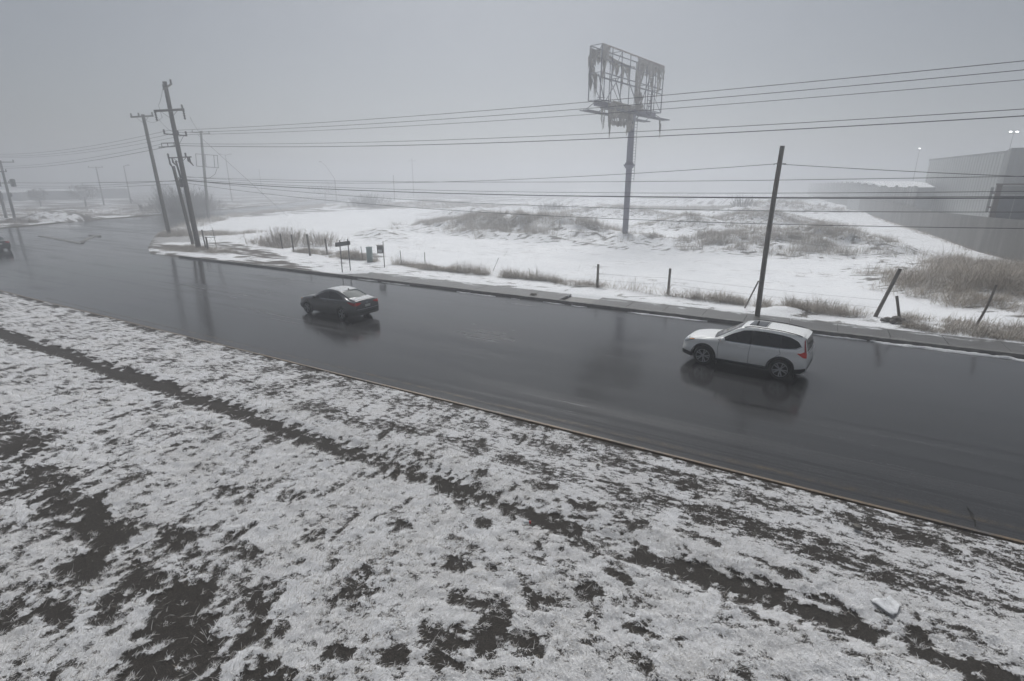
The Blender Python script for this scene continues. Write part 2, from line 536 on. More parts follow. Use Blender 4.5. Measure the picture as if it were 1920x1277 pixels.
peb = ramp(nt, vo.outputs['Color'], [(0.0, (0.010, 0.0085, 0.007)), (0.6, (0.034, 0.029, 0.024)), (0.93, (0.065, 0.057, 0.048)), (1.0, (0.17, 0.155, 0.14))])
soil = mixc(nt, 1.0, peb.outputs[0], ramp(nt, n1.outputs[0], [(0.3, 0.6), (0.7, 1.25)]).outputs[0], 'MULTIPLY')
nt.links.new(mixc(nt, f.outputs[0], soil, snow_c), p.inputs['Base Color'])
p.inputs['Roughness'].default_value = 0.85
p.inputs['Specular IOR Level'].default_value = 0.25
hsum = math_n(nt, 'ADD', n4.outputs[0], math_n(nt, 'MULTIPLY', vo.outputs['Distance'], 0.8))
bump(nt, p, hsum, 0.6, 0.012)

vx = graded(-75, 30, -11.0, 5.4, 0.045, 1.012)
vy = np.concatenate([np.arange(-14, -0.4, 0.5), np.arange(0.0, 12.02, 0.045), [12.05]])
verge = grid_mesh("verge", vx, vy, verge_z, m_verge, {"snow": verge_snow})
tag(verge, kind='structure')

# ------------------------------------------------------------------ wet asphalt
m_road, nt, p = new_mat("wet_asphalt")
v = mapped(nt)
streak = noise(nt, 1.0, mapped(nt, (0.05, 1.1, 1)), 6, 0.6, 0.6)
patch = noise(nt, 0.16, mapped(nt, (0.35, 1, 1)), 5, 0.6, 0.8)
grain = noise(nt, 60.0, v, 3, 0.7)
mid = noise(nt, 5.0, mapped(nt, (0.4, 1.4, 1)), 5, 0.65)
base = ramp(nt, streak.outputs[0], [(0.3, (0.022, 0.022, 0.023)), (0.7, (0.046, 0.046, 0.047))])
base2 = mixc(nt, 0.5, base.outputs[0], ramp(nt, grain.outputs[0], [(0.3, (0.015, 0.015, 0.016)), (0.8, (0.06, 0.06, 0.06))]).outputs[0])
tl = noise(nt, 1.0, mapped(nt, (0.012, 2.6, 1)), 5, 0.65, 0.25)
tyre = ramp(nt, tl.outputs[0], [(0.34, 0.5), (0.45, 1.0), (0.56, 1.0), (0.68, 1.25)])
base2 = mixc(nt, 1.0, base2, tyre.outputs[0], 'MULTIPLY')
# salt grit dragged along the lanes
gl = noise(nt, 3.0, mapped(nt, (0.10, 3.0, 1)), 5, 0.7)
sp = noise(nt, 22.0, mapped(nt, (0.5, 1.5, 1)), 4, 0.7)
salt = math_n(nt, 'MULTIPLY', ramp(nt, gl.outputs[0], [(0.62, 0.0), (0.72, 1.0)]).outputs[0], ramp(nt, sp.outputs[0], [(0.54, 0.0), (0.72, 0.5)]).outputs[0])
base3 = mixc(nt, salt, base2, (0.33, 0.33, 0.34))
nt.links.new(base3, p.inputs['Base Color'])
wet = math_n(nt, 'ADD', math_n(nt, 'MULTIPLY', patch.outputs[0], 0.45), math_n(nt, 'ADD', math_n(nt, 'MULTIPLY', streak.outputs[0], 0.3), math_n(nt, 'MULTIPLY', tl.outputs[0], 0.25)))
rr = ramp(nt, wet, [(0.40, 0.06), (0.5, 0.12), (0.60, 0.28)])
nt.links.new(rr.outputs[0], p.inputs['Roughness'])
p.inputs['IOR'].default_value = 1.40
p.inputs['Specular IOR Level'].default_value = 0.5
hb = math_n(nt, 'ADD', math_n(nt, 'MULTIPLY', grain.outputs[0], 0.35), mid.outputs[0])
bump(nt, p, hb, 0.10, 0.02)

rx = graded(-420, 130, -60, 20, 4.0, 1.3)
road = grid_mesh("road", rx, np.linspace(NEAR_KERB, FAR_KERB, 12), lambda X, Y: 0.03 * (1 - ((Y - 19.7) / 7.5) ** 2) + 0.0 * X, m_road)
tag(road, kind='structure')

# side street leaving the junction
st = []
ys = np.concatenate([np.linspace(27.15, 60, 24), np.linspace(64, 342, 40)])
xl = np.interp(ys, [q[1] for q in SIDE_L], [q[0] for q in SIDE_L]); xr = np.interp(ys, [q[1] for q in SIDE_R], [q[0] for q in SIDE_R])
V = np.array([(a + (b - a) * t, y, 0.0) for a, b, y in zip(xl, xr, ys) for t in np.linspace(0, 1, 7)])
i = (np.arange(6)[None, :] + 7 * np.arange(len(ys) - 1)[:, None])
side_road = np_mesh("side_road", V, quads=np.stack([i, i + 1, i + 8, i + 7], -1).reshape(-1, 4), mats=m_road)
tag(side_road, kind='structure')

# faded yellow edge line, worn away in places
m_line, nt, p = new_mat("worn_yellow_paint")
v = mapped(nt)
w = noise(nt, 9.0, mapped(nt, (0.35, 1, 1)), 8, 0.75)
tb = nd(nt, "ShaderNodeBsdfTransparent")
fac = ramp(nt, w.outputs[0], [(0.47, 0.0), (0.66, 0.55)])
p.inputs['Base Color'].default_value = (0.22, 0.15, 0.06, 1)
p.inputs['Roughness'].default_value = 0.35
mx = nd(nt, "ShaderNodeMixShader")
nt.links.new(fac.outputs[0], mx.inputs[0]); nt.links.new(tb.outputs[0], mx.inputs[1]); nt.links.new(p.outputs[0], mx.inputs[2])
nt.links.new(mx.outputs[0], nt.nodes["Material Output"].inputs[0])
line = grid_mesh("edge_line", np.linspace(-40, 60, 40), [12.72, 12.86], lambda X, Y: 0.03 * (1 - ((Y - 19.7) / 7.5) ** 2) + 0.006 + 0 * X, m_line)
tag(line, kind='structure')
m_wline = m_line.copy(); m_wline.name = "worn_white_paint"
m_wline.node_tree.nodes["Principled BSDF"].inputs['Base Color'].default_value = (0.35, 0.35, 0.35, 1)
wline = grid_mesh("lane_line", np.linspace(-60, 60, 40), [25.55, 25.66], lambda X, Y: 0.03 * (1 - ((Y - 19.7) / 7.5) ** 2) + 0.006 + 0 * X, m_wline)
tag(wline, kind='structure')

# kerbs
m_kerb = simple("concrete_kerb", (0.17, 0.165, 0.155), 0.6, var=0.35, scale=4.0, bmp=0.2)
m_ykerb, nt, p = new_mat("yellow_painted_kerb")
v = mapped(nt)
a = noise(nt, 5.0, v, 6, 0.7); b = noise(nt, 0.5, v, 4)
wear = math_n(nt, 'ADD', math_n(nt, 'MULTIPLY', a.outputs[0], 0.6), math_n(nt, 'MULTIPLY', b.outputs[0], 0.5))
nt.links.new(ramp(nt, wear, [(0.40, (0.06, 0.055, 0.05)), (0.54, (0.115, 0.08, 0.045)), (0.75, (0.19, 0.12, 0.055))]).outputs[0], p.inputs['Base Color'])
p.inputs['Roughness'].default_value = 0.5
bump(nt, p, a.outputs[0], 0.3)

def kerb_run(name, pts, w, h, mat, side=1):
    """kerb following ground points, w wide to its left"""
    pts = [Vector((q[0], q[1], 0)) for q in pts]
    prof = [(0, -0.1), (0.0, h - 0.02), (0.02, h), (w, h), (w, -0.1)]
    vs = []; fs = []
    for i, q in enumerate(pts):
        t = (pts[min(i + 1, len(pts) - 1)] - pts[max(i - 1, 0)]).normalized()
        s = Vector((-t.y, t.x, 0)) * side
        for (a, z) in prof: vs.append(q + s * a + Vector((0, 0, z)))
    k = len(prof)
    for i in range(len(pts) - 1):
        for j in range(k - 1):
            fs.append((i * k + j, i * k + j + 1, (i + 1) * k + j + 1, (i + 1) * k + j))
    m = MB(); m.add(vs, fs)
    fs_end = [tuple(range(k)), tuple((len(pts) - 1) * k + j for j in reversed(range(k)))]
    m.f += fs_end; m.m += [0, 0]
    return tag(m.build(name, mat), kind='structure')

xs_ = [(-120 + 2.0 * k + 0.05 * math.sin(k * 1.7), NEAR_KERB + 0.012 * math.sin(k * 0.9)) for k in range(85)]
kerb_run("near_kerb", xs_, 0.10, 0.10, m_ykerb, -1)
kerb_run("far_kerb", [(x, FAR_KERB) for x in np.linspace(-52, 75, 64)], 0.16, 0.15, m_kerb, 1)
kerb_run("corner_kerb", [(-150, 27.2), (-113, 27.2), (-109.6, 30), (-113, 36), (-120, 46), (-129, 65), (-150, 103), (-184, 150)], 0.3, 0.14, m_ykerb, 1)

# pavement slabs with joints
m_pave, nt, p = new_mat("wet_concrete_pavement")
v = mapped(nt)
a = noise(nt, 1.3, v, 6, 0.65); b = noise(nt, 25, v, 4, 0.7)
cc = ramp(nt, a.outputs[0], [(0.3, (0.055, 0.053, 0.05)), (0.7, (0.10, 0.097, 0.091))])
c2 = mixc(nt, 0.35, cc.outputs[0], ramp(nt, b.outputs[0], [(0.3, (0.06, 0.058, 0.055)), (0.75, (0.14, 0.135, 0.13))]).outputs[0])
sn = noise(nt, 1.6, mapped(nt, (0.55, 1.5, 1), rot=(0, 0, 0)), 7, 0.7)
sep = nd(nt, "ShaderNodeSeparateXYZ"); tc = nd(nt, "ShaderNodeTexCoord"); nt.links.new(tc.outputs['Object'], sep.inputs[0])
edge = ramp(nt, math_n(nt, 'SUBTRACT', sep.outputs['Y'], 27.6), [(0.0, 0.0), (0.8, 0.0), (1.0, 0.12)])
sf = ramp(nt, math_n(nt, 'ADD', sn.outputs[0], edge.outputs[0]), [(0.665, 0.0), (0.71, 1.0)])
nt.links.new(mixc(nt, sf.outputs[0], c2, (0.62, 0.63, 0.645)), p.inputs['Base Color'])
nt.links.new(ramp(nt, sf.outputs[0], [(0, 0.38), (1, 0.9)]).outputs[0], p.inputs['Roughness'])
bump(nt, p, b.outputs[0], 0.2, 0.01)
mb = MB()
x = -28.6; k = 0
while x < 60:
    w = 2.0
    if not (-13.9 < x < -12.6):
        mb.box((x + w / 2, (27.318 + 29.12) / 2, 0.06 + 0.004 * math.sin(k * 2.3)), (w - 0.02, 29.12 - 27.318, 0.17))
    x += w; k += 1
pv = mb.build("pavement", m_pave); tag(pv, kind='structure')
mb = MB(); mb.add([(-30.6, 27.318, .14), (-28.62, 27.318, .145), (-28.62, 29.12, .145), (-30.6, 27.318, -.1), (-28.62, 27.318, -.1), (-28.62, 29.12, -.1)],
                  [(0, 1, 2), (3, 5, 4), (0, 3, 4, 1), (1, 4, 5, 2), (2, 5, 3, 0)])
tag(mb.build("pavement_end", m_pave), kind='structure')
mb = MB(); mb.box((20, 28.25, -0.05), (100, 1.84, 0.06)); tag(mb.build("pavement_bed", m_kerb), kind='structure')

# slush left in the far gutter
m_slush = simple("gutter_snow", (0.62, 0.63, 0.64), 0.85, var=0.18, scale=14, bmp=0.5)
def slush(x0, x1, y0, w, h, seed):
    n = max(8, int((x1 - x0) / 0.09)); k = 7
    xs = np.linspace(x0, x1, n)
    prof = np.linspace(-1, 1, k)
    X, T = np.meshgrid(xs, prof)
    ww = w * (0.35 + 1.1 * fbm(X / 0.5, X * 0 + seed, seed, 3)) * np.clip(np.minimum(X - x0, x1 - X) / 0.5, 0.05, 1)
    off = 0.10 * (fbm(X / 1.1, X * 0 + 5, seed + 9, 3) - 0.5)
    Y = y0 + off + ww * T
    Z = 0.0 + h * (1 - T ** 2) * (0.25 + 1.2 * fbm(X / 0.25, Y / 0.2, seed + 3, 3)) - 0.008
    V = np.stack([X.ravel(), Y.ravel(), Z.ravel()], 1)
    i = np.arange(n - 1)[None, :] + n * np.arange(k - 1)[:, None]
    o = np_mesh("gutter_snow", V, quads=np.stack([i, i + 1, i + 1 + n, i + n], -1).reshape(-1, 4), mats=m_slush)
    return tag(o, kind='stuff')
# ------------------------------------------------------------------ frosted grass and dry weeds (ribbons of real leaf size)
def blade_mesh(name, P, L, W, az, tilt, curl, tint0, tint1, mats, parent=None, spread=None):
    """bulk ribbons: root P, length L, width W, lean azimuth az, tilt from vertical, extra bend curl"""
    n = len(P)
    def dirv(t): return np.stack([np.sin(t) * np.cos(az), np.sin(t) * np.sin(az), np.cos(t)], 1)
    d1 = dirv(tilt); d2 = dirv(np.minimum(tilt + curl, R(115)))
    wa = az + R(90) + rng.uniform(-0.9, 0.9, n)
    wv = np.stack([np.cos(wa), np.sin(wa), rng.uniform(-0.3, 0.3, n)], 1) * (W / 2)[:, None]
    m = P + d1 * (L * 0.55)[:, None]
    t = m + d2 * (L * 0.45)[:, None]
    V = np.stack([P - wv, P + wv, m - wv * 0.85, m + wv * 0.85, t], 1).reshape(-1, 3)
    b = np.arange(n) * 5
    Q = np.stack([b, b + 1, b + 3, b + 2], 1); T = np.stack([b + 2, b + 3, b + 4], 1)
    mid = (tint0 + tint1) * 0.5 + (tint1 - tint0) * 0.2
    tint = np.stack([tint0, tint0, mid, mid, tint1], 1).ravel()
    rnd = np.repeat(rng.uniform(0, 1, n), 5)
    return np_mesh(name, V, quads=Q, tris=T, mats=mats, parent=parent, smooth=False, attrs={"tint": tint, "rnd": rnd})

def blade_mat(name, straw, straw2, frost):
    m, nt, p = new_mat(name)
    a = nd(nt, "ShaderNodeAttribute", attribute_name="tint"); r = nd(nt, "ShaderNodeAttribute", attribute_name="rnd")
    base = mixc(nt, r.outputs['Fac'], straw, straw2)
    nt.links.new(mixc(nt, a.outputs['Fac'], base, frost), p.inputs['Base Color'])
    p.inputs['Roughness'].default_value = 0.8
    p.inputs['Specular IOR Level'].default_value = 0.2
    return m

M_FROST = blade_mat("frosted_grass_blades", (0.20, 0.155, 0.09), (0.30, 0.245, 0.16), (0.93, 0.935, 0.945))
M_WEED = blade_mat("dry_weed_stems", (0.21, 0.17, 0.13), (0.42, 0.355, 0.275), (0.74, 0.73, 0.71))
M_THICKET = blade_mat("bare_thicket_twigs", (0.07, 0.06, 0.052), (0.13, 0.115, 0.10), (0.45, 0.45, 0.45))

def frost_field(n, x0, x1, y0, y1, keep, Lm, Wm, thr):
    x = rng.uniform(x0, x1, n); y = rng.uniform(y0, y1, n)
    s = verge_snow(x, y)
    pr = sstep(thr, thr + 0.22, s + 0.25 * (fbm(x / 0.11, y / 0.09, 91, 2) - 0.5)) * keep(x, y)
    k = rng.uniform(0, 1, n) < pr
    x, y, s = x[k], y[k], s[k]
    n = len(x)
    z = verge_z(x, y) - 0.008
    left = sstep(-2.0, -6.0, x)
    az = (R(80) + rng.normal(0, 0.5, n)) * left + (R(20) - R(55) + rng.normal(0, 0.75, n)) * (1 - left)
    flip = rng.uniform(0, 1, n) < 0.22
    az = np.where(flip, rng.uniform(0, 2 * math.pi, n), az)
    tilt = np.clip(rng.normal(1.02, 0.32, n), 0.15, 1.5)
    tall = rng.uniform(0, 1, n) ** 3
    L = Lm * (0.55 + 0.55 * rng.uniform(0, 1, n) + 0.9 * tall * (0.4 + fbm(x / 0.5, y / 0.5, 92, 2)))
    W = Wm * rng.uniform(0.7, 1.4, n)
    bare = sstep(0.9, 0.45, s)
    t1 = np.clip(rng.normal(0.93, 0.10, n) - 0.12 * bare, 0, 1)
    t0 = np.clip(rng.normal(0.62, 0.22, n) - 0.35 * bare, 0, 1)
    straw = rng.uniform(0, 1, n) < 0.05 + 0.10 * sstep(0.5, 0.7, fbm(x / 0.8, y / 0.8, 93, 2))
    t1 = np.where(straw, t1 * 0.35, t1); t0 = np.where(straw, t0 * 0.15, t0)
    return np.stack([x, y, z], 1), L, W, az, tilt, rng.uniform(0.0, 0.6, n), t0, t1

def view_keep(x, y):
    # sown where the photo looks: thinner with distance, where single blades are finer than the picture
    d = np.hypot(x, y)
    return np.clip(1.15 - d / 24.0, 0.25, 1.0) * (1 - 0.45 * sstep(9.0, 9.8, y))

sets = [frost_field(700000, -13.5, 7.5, 0.4, 12.0, view_keep, 0.072, 0.0050, 0.40),
        frost_field(90000, -34, -13.5, 1.5, 12.0, view_keep, 0.11, 0.012, 0.45)]
# seed stalks straying over the bare soil
n = 5200
x = rng.uniform(-12, 5, n); y = rng.uniform(1.0, 9.2, n)
s = verge_snow(x, y); k = (s < 0.5) & (fbm(x / 0.6, y / 0.6, 95, 2) > 0.50); x, y = x[k], y[k]; n = len(x)
sets.append((np.stack([x, y, verge_z(x, y) - 0.004], 1), rng.uniform(0.06, 0.26, n), rng.uniform(0.003, 0.0055, n), rng.uniform(0, 6.28, n), np.clip(rng.normal(1.25, 0.3, n), 0.3, 1.55), rng.uniform(0, 0.3, n), rng.uniform(0.2, 0.8, n), rng.uniform(0.6, 1.0, n)))
# star shaped tufts standing on their own in the bare patches
tx = rng.uniform(-12, 4, 900); ty = rng.uniform(1.2, 9.0, 900); k = verge_snow(tx, ty) < 0.45; tx, ty = tx[k][:260], ty[k][:260]
m = 34
x = np.repeat(tx, m) + rng.normal(0, 0.025, len(tx) * m); y = np.repeat(ty, m) + rng.normal(0, 0.02, len(tx) * m); n = len(x)
sz = np.repeat(rng.uniform(0.5, 1.5, len(tx)), m)
sets.append((np.stack([x, y, verge_z(x, y) - 0.004], 1), 0.058 * sz * rng.uniform(0.5, 1.3, n), rng.uniform(0.003, 0.0055, n), rng.uniform(0, 6.28, n), np.clip(rng.normal(0.95, 0.35, n), 0.1, 1.5), rng.uniform(0, 0.4, n), rng.uniform(0.3, 0.8, n), rng.uniform(0.8, 1.0, n)))
cat = [np.concatenate([q[i] for q in sets]) for i in range(8)]
fg = blade_mesh("frosted_grass", *cat, M_FROST)
tag(fg, kind='stuff')
# ------------------------------------------------------------------ vehicles
from mathutils.bvhtree import BVHTree

def paint(name, col, rough=0.28, metal=0.0, dirt=(0.20, 0.185, 0.165), dirt_amt=0.6, coat=0.7):
    """car paint with road grime thrown up along the sills"""
    m, nt, p = new_mat(name)
    tc = nd(nt, "ShaderNodeTexCoord"); sep = nd(nt, "ShaderNodeSeparateXYZ")
    nt.links.new(tc.outputs['Object'], sep.inputs[0])
    n = noise(nt, 3.5, mapped(nt, (0.6, 1, 1)), 6, 0.65)
    z = math_n(nt, 'ADD', sep.outputs['Z'], math_n(nt, 'MULTIPLY', math_n(nt, 'SUBTRACT', n.outputs[0], 0.5), 0.5))
    f = ramp(nt, z, [(0.35, dirt_amt), (0.62, dirt_amt * 0.4), (0.95, 0.0)])
    nt.links.new(mixc(nt, f.outputs[0], col, dirt), p.inputs['Base Color'])
    nt.links.new(ramp(nt, f.outputs[0], [(0, rough), (0.5, 0.6)]).outputs[0], p.inputs['Roughness'])
    p.inputs['Metallic'].default_value = metal
    p.inputs['Coat Weight'].default_value = coat
    p.inputs['Coat Roughness'].default_value = 0.06
    return m

def gloss(name, col, rough=0.06, spec=0.5, metal=0.0, emit=None, es=0.0):
    m, nt, p = new_mat(name)
    n = noise(nt, 5.0, mapped(nt), 4)
    c2 = tuple(min(1, c * 1.25 + 0.002) for c in col)
    nt.links.new(mixc(nt, n.outputs[0], col, c2), p.inputs['Base Color'])
    p.inputs['Roughness'].default_value = rough; p.inputs['Metallic'].default_value = metal
    p.inputs['Specular IOR Level'].default_value = spec
    if emit:
        p.inputs['Emission Color'].default_value = (*emit, 1); p.inputs['Emission Strength'].default_value = es
    return m

M_TINT = gloss("tinted_glass", (0.010, 0.011, 0.012))
M_GLASS = gloss("green_glass", (0.025, 0.04, 0.04), 0.06, 0.06)
M_PLASTIC = gloss("black_cladding", (0.018, 0.018, 0.019), 0.5, 0.4)
M_TYRE = simple("wet_tyre_rubber", (0.016, 0.016, 0.017), 0.55, var=0.3, scale=20)
M_ALLOY = gloss("bright_alloy", (0.40, 0.41, 0.42), 0.3, metal=0.7)
M_DARKALLOY = gloss("dark_alloy", (0.016, 0.016, 0.017), 0.4, 0.3)
M_RED = gloss("red_lens", (0.30, 0.012, 0.010), 0.12)
M_REDLIT = gloss("red_lens_lit", (0.36, 0.014, 0.011), 0.12, emit=(1.0, 0.06, 0.02), es=0.04)
M_AMBER = gloss("amber_lens_lit", (0.42, 0.17, 0.03), 0.15, emit=(1.0, 0.45, 0.08), es=0.12)
M_CLEAR = gloss("clear_lens", (0.32, 0.34, 0.36), 0.08)
M_CHROME = gloss("chrome_trim", (0.62, 0.63, 0.65), 0.12, metal=0.9)
M_PLATE = gloss("number_plate", (0.52, 0.53, 0.50), 0.4)
M_SNOWSHEEN = simple("snow_film_and_sky_sheen", (0.50, 0.515, 0.53), 0.6, var=0.12, scale=9, bmp=0.4)  # thin snow; on the saloon roof the pale tone also paints sky reflection
M_WELL = gloss("wheel_well_black", (0.008, 0.008, 0.008), 0.8, 0.2)

def crs(pts, n):
    """Catmull-Rom through points, n samples per span"""
    P = [np.array(p, float) for p in pts]
    P = [2 * P[0] - P[1]] + P + [2 * P[-1] - P[-2]]
    out = []
    for i in range(1, len(P) - 2):
        for k in range(n):
            t = k / n
            a, b, c, d = P[i - 1], P[i], P[i + 1], P[i + 2]
            out.append(0.5 * ((2 * b) + (c - a) * t + (2 * a - 5 * b + 4 * c - d) * t * t + (3 * b - a - 3 * c + d) * t ** 3))
    out.append(P[-2])
    return np.array(out)

def pchip(xq, x, y):
    x = np.array(x, float); y = np.array(y, float)
    h = np.diff(x); d = np.diff(y) / h
    m = np.zeros_like(y)
    m[0], m[-1] = d[0], d[-1]
    for i in range(1, len(x) - 1):
        if d[i - 1] * d[i] > 0:
            w1 = 2 * h[i] + h[i - 1]; w2 = h[i] + 2 * h[i - 1]
            m[i] = (w1 + w2) / (w1 / d[i - 1] + w2 / d[i])
    xq = np.clip(xq, x[0], x[-1])
    k = np.clip(np.searchsorted(x, xq) - 1, 0, len(x) - 2)
    t = (xq - x[k]) / h[k]
    return ((2 * t ** 3 - 3 * t ** 2 + 1) * y[k] + (t ** 3 - 2 * t ** 2 + t) * h[k] * m[k] +
            (-2 * t ** 3 + 3 * t ** 2) * y[k + 1] + (t ** 3 - t ** 2) * h[k] * m[k + 1])

class CarShape:
    """spec: stations of (x, z_bottom, z_belt, z_top, half width at belt, half width at roof, half width at waist)"""
    def __init__(self, st, axles, wheel_r):
        st = sorted(st); X = [s[0] for s in st]
        self.x0, self.x1 = X[0], X[-1]
        q = np.concatenate([np.linspace(X[0], X[0] + 0.25, 14), np.linspace(X[0] + 0.28, X[-1] - 0.28, 84), np.linspace(X[-1] - 0.25, X[-1], 14)])
        cols = [pchip(q, X, [s[k] for s in st]) for k in range(1, 7)]
        rows = []
        for i, x in enumerate(q):
            zb, zk, zt, wb, wr, wm = [c[i] for c in cols]
            h = zk - zb
            half = [(0, zb), (wm * 0.55, zb), (wm * 0.90, zb + 0.015), (wm * 0.975, zb + 0.09), (wm, zb + 0.48 * h), (wm * 0.3 + wb * 0.7, zb + 0.78 * h), (wb + 0.004, zk - 0.02), (wb - 0.02, zk + 0.035),
                    (wb * 0.55 + wr * 0.45, zk + 0.5 * (zt - zk)), (wr + 0.025, zt - 0.085), (wr - 0.035, zt - 0.035), (wr * 0.62, zt - 0.008), (0, zt)]
            rows.append(crs(half, 4))
        n = len(rows[0]); nx = len(q)
        V = []
        for x, r in zip(q, rows):
            V += [(x, -p[0], p[1]) for p in r] + [(x, p[0], p[1]) for p in r[-2:0:-1]]
        m = 2 * n - 2
        F = []
        for i in range(nx - 1):
            for k in range(m):
                F.append((i * m + k, (i + 1) * m + k, (i + 1) * m + (k + 1) % m, i * m + (k + 1) % m))
        F.append(tuple(range(m))); F.append(tuple((nx - 1) * m + k for k in reversed(range(m))))
        self.V, self.F = V, F
        self.bvh = BVHTree.FromPolygons([Vector(v) for v in V], F)
        self.axles, self.wr = axles, wheel_r
    def body(self, parent, mat, track):
        me = bpy.data.meshes.new("body"); me.from_pydata(self.V, [], self.F)
        me.materials.append(mat); me.materials.append(M_WELL)
        o = bpy.data.objects.new("body", me); COL.objects.link(o)
        tmp = []
        cut = MB()
        for ax in self.axles:
            for s in (-1, 1):
                n = 32; r = self.wr * 1.17
                ring = [(ax + r * math.cos(2 * math.pi * k / n), self.wr + r * math.sin(2 * math.pi * k / n)) for k in range(n)]
                ring = [(a, max(b, -0.2)) for a, b in ring]
                y0, y1 = (0.52, 1.2) if s > 0 else (-1.2, -0.52)
                cut.prism(ring, y0, y1)
        cme = bpy.data.meshes.new("cut"); cme.from_pydata(cut.v, [], cut.f); cme.materials.append(mat); cme.materials.append(M_WELL)
        cme.polygons.foreach_set("material_index", [1] * len(cme.polygons))
        co = bpy.data.objects.new("cut", cme); COL.objects.link(co)
        md = o.modifiers.new("arches", 'BOOLEAN'); md.object = co; md.operation = 'DIFFERENCE'; md.solver = 'EXACT'; md.use_self = True
        dg = bpy.context.evaluated_depsgraph_get(); dg.update()
        nm = bpy.data.meshes.new_from_object(o.evaluated_get(dg))
        o.modifiers.clear(); o.data = nm; nm.name = "body"
        bpy.data.objects.remove(co); bpy.data.meshes.remove(cme)
        nm.polygons.foreach_set("use_smooth", [True] * len(nm.polygons))
        nm.set_sharp_from_angle(angle=R(35))
        o.parent = parent
        return o
    def hit(self, p, d, off):
        loc, nrm, idx, dist = self.bvh.ray_cast(Vector(p), Vector(d).normalized())
        if loc is None: return None
        if nrm.dot(Vector(d)) > 0: nrm = -nrm
        return loc + nrm * off
    def cast(self, mode, u, v, off):
        if mode == 'L': r = self.hit((u, 3, v), (0, -1, 0), off)
        elif mode == 'R': r = self.hit((u, -3, v), (0, 1, 0), off)
        elif mode == 'T': r = self.hit((u, v, 4), (0, 0, -1), off)
        elif mode == 'F': r = self.hit((6, u, v), (-1, 0, 0), off)
        elif mode == 'B': r = self.hit((-6, u, v), (1, 0, 0), off)
        elif mode == 'BL': r = self.hit((u - 3, 3, v), (1, -1, 0), off)
        elif mode == 'BR': r = self.hit((u - 3, -3, v), (1, 1, 0), off)
        elif mode == 'FL': r = self.hit((u + 3, 3, v), (-1, -1, 0), off)
        elif mode == 'FR': r = self.hit((u + 3, -3, v), (-1, 1, 0), off)
        return r
    def panel(self, name, mat, parent, mode, top, bot, off=0.007, nu=22, nv=8, edge=True):
        """patch laid on the body between two outlines given in the cast plane"""
        def samp(pl, n):
            pl = np.array(pl, float); L = np.concatenate([[0], np.cumsum(np.hypot(*np.diff(pl, axis=0).T))])
            t = np.linspace(0, L[-1], n)
            return np.stack([np.interp(t, L, pl[:, 0]), np.interp(t, L, pl[:, 1])], 1)
        A = samp(top, nu); B = samp(bot, nu)
        V = []; ok = []
        for j in range(nv):
            t = j / (nv - 1)
            for i in range(nu):
                u, v = A[i] * (1 - t) + B[i] * t
                r = self.cast(mode, u, v, off)
                ok.append(r is not None); V.append(tuple(r) if r is not None else (0, 0, 0))
        F = []
        for j in range(nv - 1):
            for i in range(nu - 1):
                q = (j * nu + i, j * nu + i + 1, (j + 1) * nu + i + 1, (j + 1) * nu + i)
                if all(ok[k] for k in q): F.append(q)
        mb = MB(); mb.add(V, F)
        o = mb.build(name, mat, parent, smooth=True)
        return o
    def strip(self, name, mat, parent, mode, pts, w, off=0.004, n=30):
        """thin line (seam, trim) on the body"""
        pl = np.array(pts, float); L = np.concatenate([[0], np.cumsum(np.hypot(*np.diff(pl, axis=0).T))])
        t = np.linspace(0, L[-1], n)
        C = np.stack([np.interp(t, L, pl[:, 0]), np.interp(t, L, pl[:, 1])], 1)
        T = np.gradient(C, axis=0); T /= np.linalg.norm(T, axis=1)[:, None] + 1e-9
        N = np.stack([-T[:, 1], T[:, 0]], 1)
        return self.panel(name, mat, parent, mode, C + N * w / 2, C - N * w / 2, off, n, 2)
    def arch(self, parent, mat, width=0.065):
        for ax in self.axles:
            for s in ('L', 'R'):
                a = np.linspace(R(-14), R(194), 36)
                r0 = self.wr * 1.15; r1 = r0 + width
                zc = self.wr
                top = [(ax + r1 * math.cos(t), zc + r1 * math.sin(t)) for t in a]
                sy = 1 if s == 'L' else -1
                V = []; F = []
                ys = []
                for t in a:
                    p = self.cast(s, ax + (r1 + 0.01) * math.cos(t), max(zc + (r1 + 0.01) * math.sin(t), 0.24), 0.0)
                    ys.append(p.y if p is not None else sy * 0.9)
                for k, t in enumerate(a):
                    c, sn = math.cos(t), math.sin(t)
                    y = ys[k]
                    for (r, dy) in ((r1 + 0.006, -0.012), (r1, 0.014), (r0, 0.016), (r0 - 0.01, -0.10)):
                        V.append((ax + r * c, y + sy * dy, zc + r * sn))
                for k in range(len(a) - 1):
                    for j in range(3): F.append((k * 4 + j, k * 4 + j + 1, (k + 1) * 4 + j + 1, (k + 1) * 4 + j))
                MB().add(V, F).build("arch_trim", mat, parent, auto=40)

